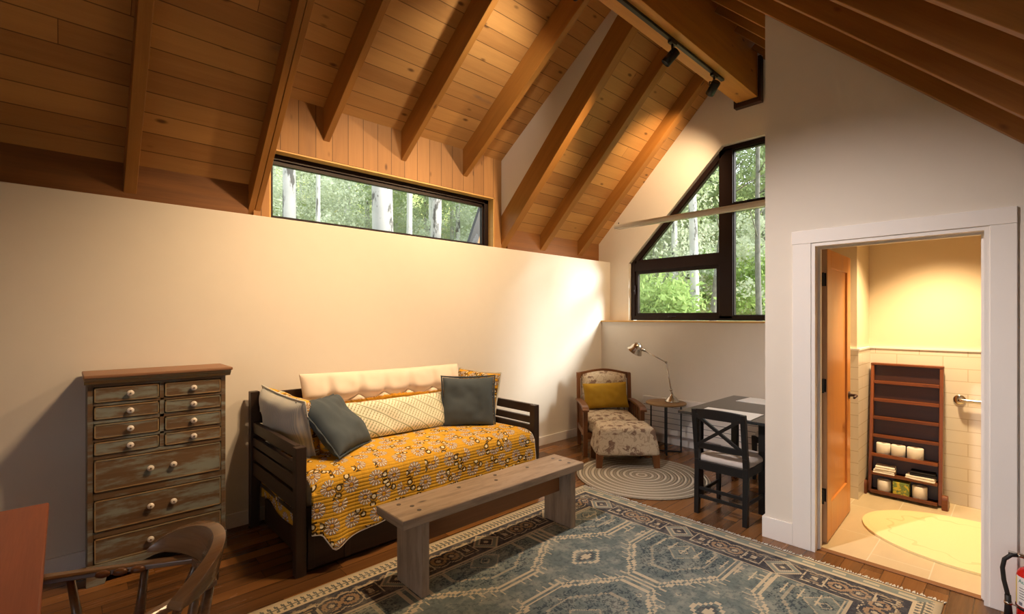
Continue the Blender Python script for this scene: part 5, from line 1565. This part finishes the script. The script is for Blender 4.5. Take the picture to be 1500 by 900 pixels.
for i in range(nx):
    for k in range(ny): bm.faces.new((g1[i][k], g1[i + 1][k], g1[i + 1][k + 1], g1[i][k + 1])).smooth = True
struct('terrain', bm, M['meadow'], uv=False)
bm = bm_new(); nx, ny = 50, 30
xs = [5.9 + 44 * (i / nx) ** 1.2 for i in range(nx + 1)]; ys = [-14 + 18.4 * k / ny for k in range(ny + 1)]
g1 = [[bm.verts.new((x, y, ground(x, y))) for k, y in enumerate(ys)] for x in xs]
for i in range(nx):
    for k in range(ny): bm.faces.new((g1[i][k], g1[i + 1][k], g1[i + 1][k + 1], g1[i][k + 1])).smooth = True
struct('terrain_side', bm, M['meadow'], uv=False)

def leaf_mesh(name, n, shape, size, seed, mat):
    rr = random.Random(seed); vs = []; fs = []
    for i in range(n):
        p = shape(rr)
        u = Vector((rr.gauss(0, 1), rr.gauss(0, 1), rr.gauss(0, 1))).normalized(); w = u.orthogonal().normalized()
        s_ = size * (0.6 + 0.8 * rr.random())
        b_ = len(vs)
        vs += [p - u * s_, p + w * s_ * 0.55, p + u * s_, p - w * s_ * 0.55]; fs.append((b_, b_ + 1, b_ + 2, b_ + 3))
    me = bpy.data.meshes.new(name); me.from_pydata(vs, [], fs); me.materials.append(mat); return me
def clumps(rr_seed, n, rad, zr, r_):
    q = random.Random(rr_seed); cs = []
    for i in range(n):
        a_ = q.random() * 2 * pi; d_ = rad * sqrt(q.random()); cs.append((Vector((d_ * cos(a_), d_ * sin(a_), zr[0] + (zr[1] - zr[0]) * q.random())), r_ * (0.6 + 0.8 * q.random())))
    def f(rr):
        c_, r0 = rr.choice(cs); return c_ + Vector((rr.gauss(0, .5), rr.gauss(0, .5), rr.gauss(0, .38))) * r0
    return f
CROWN = [leaf_mesh('crown', 4200, clumps(10 + k, 26, 1.5, (0.2, 6.0), 0.62), 0.062, 20 + k, M['leaf']) for k in range(3)]
UNDER = [leaf_mesh('foliage', 2600, clumps(40 + k, 16, 0.75, (0.15, 1.25), 0.36), 0.05, 50 + k, M['leaf_dark']) for k in range(2)]
SAGE = leaf_mesh('foliage', 2600, clumps(60, 18, 0.8, (0.3, 2.6), 0.38), 0.045, 61, M['leaf_grey'])
def trunk_mesh(h_, r_, seed, mat, branches=True):
    rr = random.Random(seed); bm = bm_new(); pts = []; n = 12
    for k in range(n + 1):
        u = k / n; pts.append(Vector((0.10 * mnoise.noise(Vector((u * 2, seed, 0))), 0.10 * mnoise.noise(Vector((u * 2, seed, 5))), u * h_ - 0.3)))
    tube(bm, pts, [r_ * (1.08 - 0.55 * k / n) for k in range(n + 1)], 12)
    if branches:
        for k in range(7):
            i = 5 + k % 7; p_ = pts[min(i, n)]; a_ = rr.random() * 6.28; L_ = 0.5 + rr.random() * 0.9
            e_ = p_ + Vector((cos(a_) * L_, sin(a_) * L_, L_ * 0.5)); tube(bm, [p_, p_.lerp(e_, 0.5) + Vector((0, 0, 0.05)), e_], [r_ * 0.22, r_ * 0.16, r_ * 0.06], 6)
    me = bpy.data.meshes.new('trunk'); bm.to_mesh(me); bm.free(); me.materials.append(mat); return me
TR = [trunk_mesh(9.0, 0.11, 3 + k, M['bark']) for k in range(3)]
TRG = trunk_mesh(6.0, 0.09, 17, M['bark_grey'])
def place(name, x, y, label, group, trunk, scale, crown=None, cz=3.0, cs=1.0, rz=0.0, tilt=(0, 0)):
    t = bpy.data.objects.new(name, None); COL.objects.link(t); t.location = (x, y, ground(x, y)); t.rotation_euler = (tilt[0], tilt[1], rz)
    tag(t, label, 'tree', group)
    o = bpy.data.objects.new('trunk', trunk); COL.objects.link(o); o.parent = t; o.scale = (scale, scale, 1)
    if crown is not None:
        o = bpy.data.objects.new('crown', crown); COL.objects.link(o); o.parent = t; o.location = (0, 0, cz); o.scale = (cs, cs, cs)
    return t
def ray(u, f):                       # ground position seen at picture column u and distance f: used once to set out the trees
    a_ = (u - 750) / 700.5; th = atan2(748, 700.5)
    return (cos(th) + sin(th) * a_) * f, (sin(th) - cos(th) * a_) * f
GA = 'aspens beyond the clerestory window'; GB = 'aspens beyond the gable window'
main = [
    (424, 7.0, 0.85, 'white aspen trunk at the left end of the clerestory view', GA, 0.0),
    (466, 11.0, 0.45, 'thin white aspen trunk second from the left in the clerestory view', GA, 0.02),
    (566, 6.6, 1.3, 'thickest white aspen trunk, scarred dark, in the middle of the clerestory view', GA, 0.0),
    (598, 9.0, 0.5, 'slim white aspen just right of the thickest trunk in the clerestory view', GA, 0.0),
    (636, 7.6, 0.75, 'dark scarred aspen trunk toward the right end of the clerestory view', GA, 0.03),
    (1018, 9.5, 0.8, 'bright straight white aspen trunk in the left half of the gable window', GB, -0.015),
    (990, 14.0, 0.75, 'white aspen left of the brightest trunk in the gable window', GB, 0.0),
    (974, 17.0, 0.9, 'thin pale aspen between two others at the left of the gable window', GB, 0.0),
    (934, 15.0, 0.9, 'pale aspen trunk at the left edge of the lower gable pane', GB, 0.0)]
for i, (u, f_, sc, lb_, gp, tl) in enumerate(main):
    x, y = ray(u, f_)
    place('aspen_tree', x, y, lb_, gp, TR[i % 3], sc, CROWN[i % 3], (3.4 if gp == GB else 4.4) + (i % 3) * 0.5, 1.0, i * 1.3, (tl, tl))
x, y = ray(1044, 12.0); place('dead_tree', x, y, 'bent grey dead trunk just left of the main mullion of the gable window', None, TRG, 0.9, None, tilt=(0.06, 0.10))
x, y = ray(1113, 11.0); place('dead_tree', x, y, 'grey scarred trunk in the tall right pane of the gable window', None, TRG, 0.75, None, tilt=(-0.03, 0.03))
rr = random.Random(12)
for k in range(46):
    u = 380 + rr.random() * 360 if k % 2 == 0 else 900 + rr.random() * 290
    f_ = (17 if k % 2 == 0 else 12) + rr.random() * 14
    x, y = ray(u, f_)
    if y < 5.0 or (x < 6.5 and y < 6.5): continue
    place('aspen_tree', x, y, 'leafy white barked aspen in the woods behind the nearer trunks outside', 'aspens in the woods behind', TR[k % 3], 0.6 + 0.4 * rr.random(), CROWN[k % 3], 1.2 + rr.random() * 2.4, 0.9 + 0.5 * rr.random(), rr.random() * 6.28)
def shrub(x, y, me, s_, label, group):
    o = bpy.data.objects.new('shrub', me); COL.objects.link(o); o.location = (x, y, ground(x, y) - 0.05); o.scale = (s_, s_, s_); o.rotation_euler = (0, 0, rr.random() * 6.28)
    tag(o, label, 'shrub', group); return o
for u, f_, s_, lb_ in ((962, 9.0, 1.1, 'bright green bush at the bottom left of the gable window'), (938, 9.6, 0.8, 'smaller green bush at the left edge of the lower gable pane'), (994, 10.5, 0.8, 'green bush at the foot of the brightest aspen trunk')):
    x, y = ray(u, f_); shrub(x, y, UNDER[0], s_, lb_, None)
x, y = ray(1100, 13.0); shrub(x, y, SAGE, 1.1, 'pale grey green tall bush in the right pane of the gable window', None)
for k in range(60):
    u = 380 + rr.random() * 360 if k % 2 == 0 else 900 + rr.random() * 290
    f_ = (16 if k % 2 == 0 else 9.5) + rr.random() * 14
    x, y = ray(u, f_)
    if y < 4.9 or (x < 6.5 and y < 6.8): continue
    shrub(x, y, SAGE if k % 2 == 0 else (UNDER[0], UNDER[1], SAGE)[k % 3], 0.5 + 0.8 * rr.random(), 'leafy undergrowth shrub among the trees on the hillside outside', 'undergrowth shrubs on the hillside')
# barge board of the gable roof, seen at the right end of the clerestory window
bm = bm_new(); bar(bm, (4.32, 5.45, 2.70), (4.58, 5.45, 3.35), 0.05, 0.13, up=(-1, 0, 0.3)); bar(bm, (4.44, 5.45, 2.66), (4.68, 5.45, 3.30), 0.05, 0.10, up=(-1, 0, 0.3))
bm.free()
bm = bm_new(); bar(bm, (4.30, 5.45, 2.60), (4.60, 5.45, 3.35), 0.06, 0.14, up=(1, 0, 0.4))
fb = obj('roof_fascia', bm, M['fascia']); tag(fb, 'dark sloping roof edge board outside the right end of the clerestory window', 'roof edge')
bm = bm_new(); prism(bm, [(4.38, 1.4), (4.38, 2.62), (4.66, 3.32), (5.6, 3.32), (5.6, 1.4)], 'y', 5.47, 5.55)
tag(obj('timber_siding', bm, M['panel'], grain=2), 'brown timber boarding under the dark roof edge outside the clerestory window', 'siding')
for k in range(26):
    x, y = ray(1150 + rr.random() * 290, 14 + rr.random() * 16)
    if x < 12 or y < 0.3: continue
    place('aspen_tree', x, y, 'leafy white barked aspen in the woods behind the nearer trunks outside', 'aspens in the woods behind', TR[k % 3], 0.6 + 0.4 * rr.random(), CROWN[k % 3], 1.0 + rr.random() * 2.0, 1.0 + 0.5 * rr.random(), rr.random() * 6.28)

# ================================================================== LIGHT
w = bpy.data.worlds.new('sky'); SC.world = w; w.use_nodes = True
nt = w.node_tree; bg = nt.nodes['Background']
tc = nt.nodes.new('ShaderNodeTexCoord'); sp = nt.nodes.new('ShaderNodeSeparateXYZ'); rp = nt.nodes.new('ShaderNodeValToRGB')
nt.links.new(tc.outputs['Generated'], sp.inputs[0]); mr = nt.nodes.new('ShaderNodeMapRange'); mr.inputs[1].default_value = -1.0; nt.links.new(sp.outputs[2], mr.inputs[0]); nt.links.new(mr.outputs[0], rp.inputs[0]); nt.links.new(rp.outputs[0], bg.inputs[0])
rp.color_ramp.elements[0].color = (0.20, 0.21, 0.16, 1); rp.color_ramp.elements[0].position = 0.47
e_ = rp.color_ramp.elements.new(0.51); e_.color = (0.92, 0.95, 1.0, 1)
rp.color_ramp.elements[-1].color = (0.75, 0.86, 1.0, 1)
bg.inputs[1].default_value = 2.6

def light(name, typ, loc, power, col, target=None, **k):
    l = bpy.data.lights.new(name, typ); l.energy = power; l.color = col
    for a, v in k.items(): setattr(l, a, v)
    o = bpy.data.objects.new(name, l); COL.objects.link(o); o.location = loc
    if target is not None:
        o.rotation_euler = (Vector(target) - Vector(loc)).to_track_quat('-Z', 'Y').to_euler()
    return o
WARM = (1.0, 0.70, 0.40); WARM2 = (1.0, 0.80, 0.58)
sun = light('sun', 'SUN', (12, -12, 12), 9.5, (1.0, 0.97, 0.9), angle=radians(21))
sun.rotation_euler = Vector((-0.83, 1.30, -0.78)).to_track_quat('-Z', 'Y').to_euler()
for i, (loc, tgt, p, ang, col) in enumerate(SPOTS):  # covers the added fill heads as well
    light('track_spot', 'SPOT', loc, p, col, tgt, spot_size=radians(ang), spot_blend=0.9, shadow_soft_size=0.04)
light('bath_downlight', 'SPOT', (4.84, 0.48, 2.47), 260.0, (1.0, 0.71, 0.39), (4.84, 0.44, 0), spot_size=radians(104), spot_blend=1.0, shadow_soft_size=0.05)
light('bath_lamp', 'AREA', (4.4, -0.7, 2.49), 14.0, (1.0, 0.74, 0.42), (4.4, -0.7, 0), shape='DISK', size=0.3)

# ================================================================== CAMERA
TH = atan2(748, 700.5)
cam = bpy.data.cameras.new('camera'); co = bpy.data.objects.new('camera', cam); COL.objects.link(co)
co.location = (0, 0, 1.55); co.rotation_euler = (radians(90), 0, TH - radians(90))
cam.sensor_width = 36.0; cam.lens = 36.0 * 700.5 / 1500.0; cam.shift_y = 15.0 / 1500.0
cam.clip_start = 0.02; cam.clip_end = 300
SC.camera = co
vs = SC.view_settings; vs.view_transform = 'Standard'; vs.look = 'None'; vs.gamma = 1.0; vs.use_curve_mapping = False; vs.exposure = 0.12
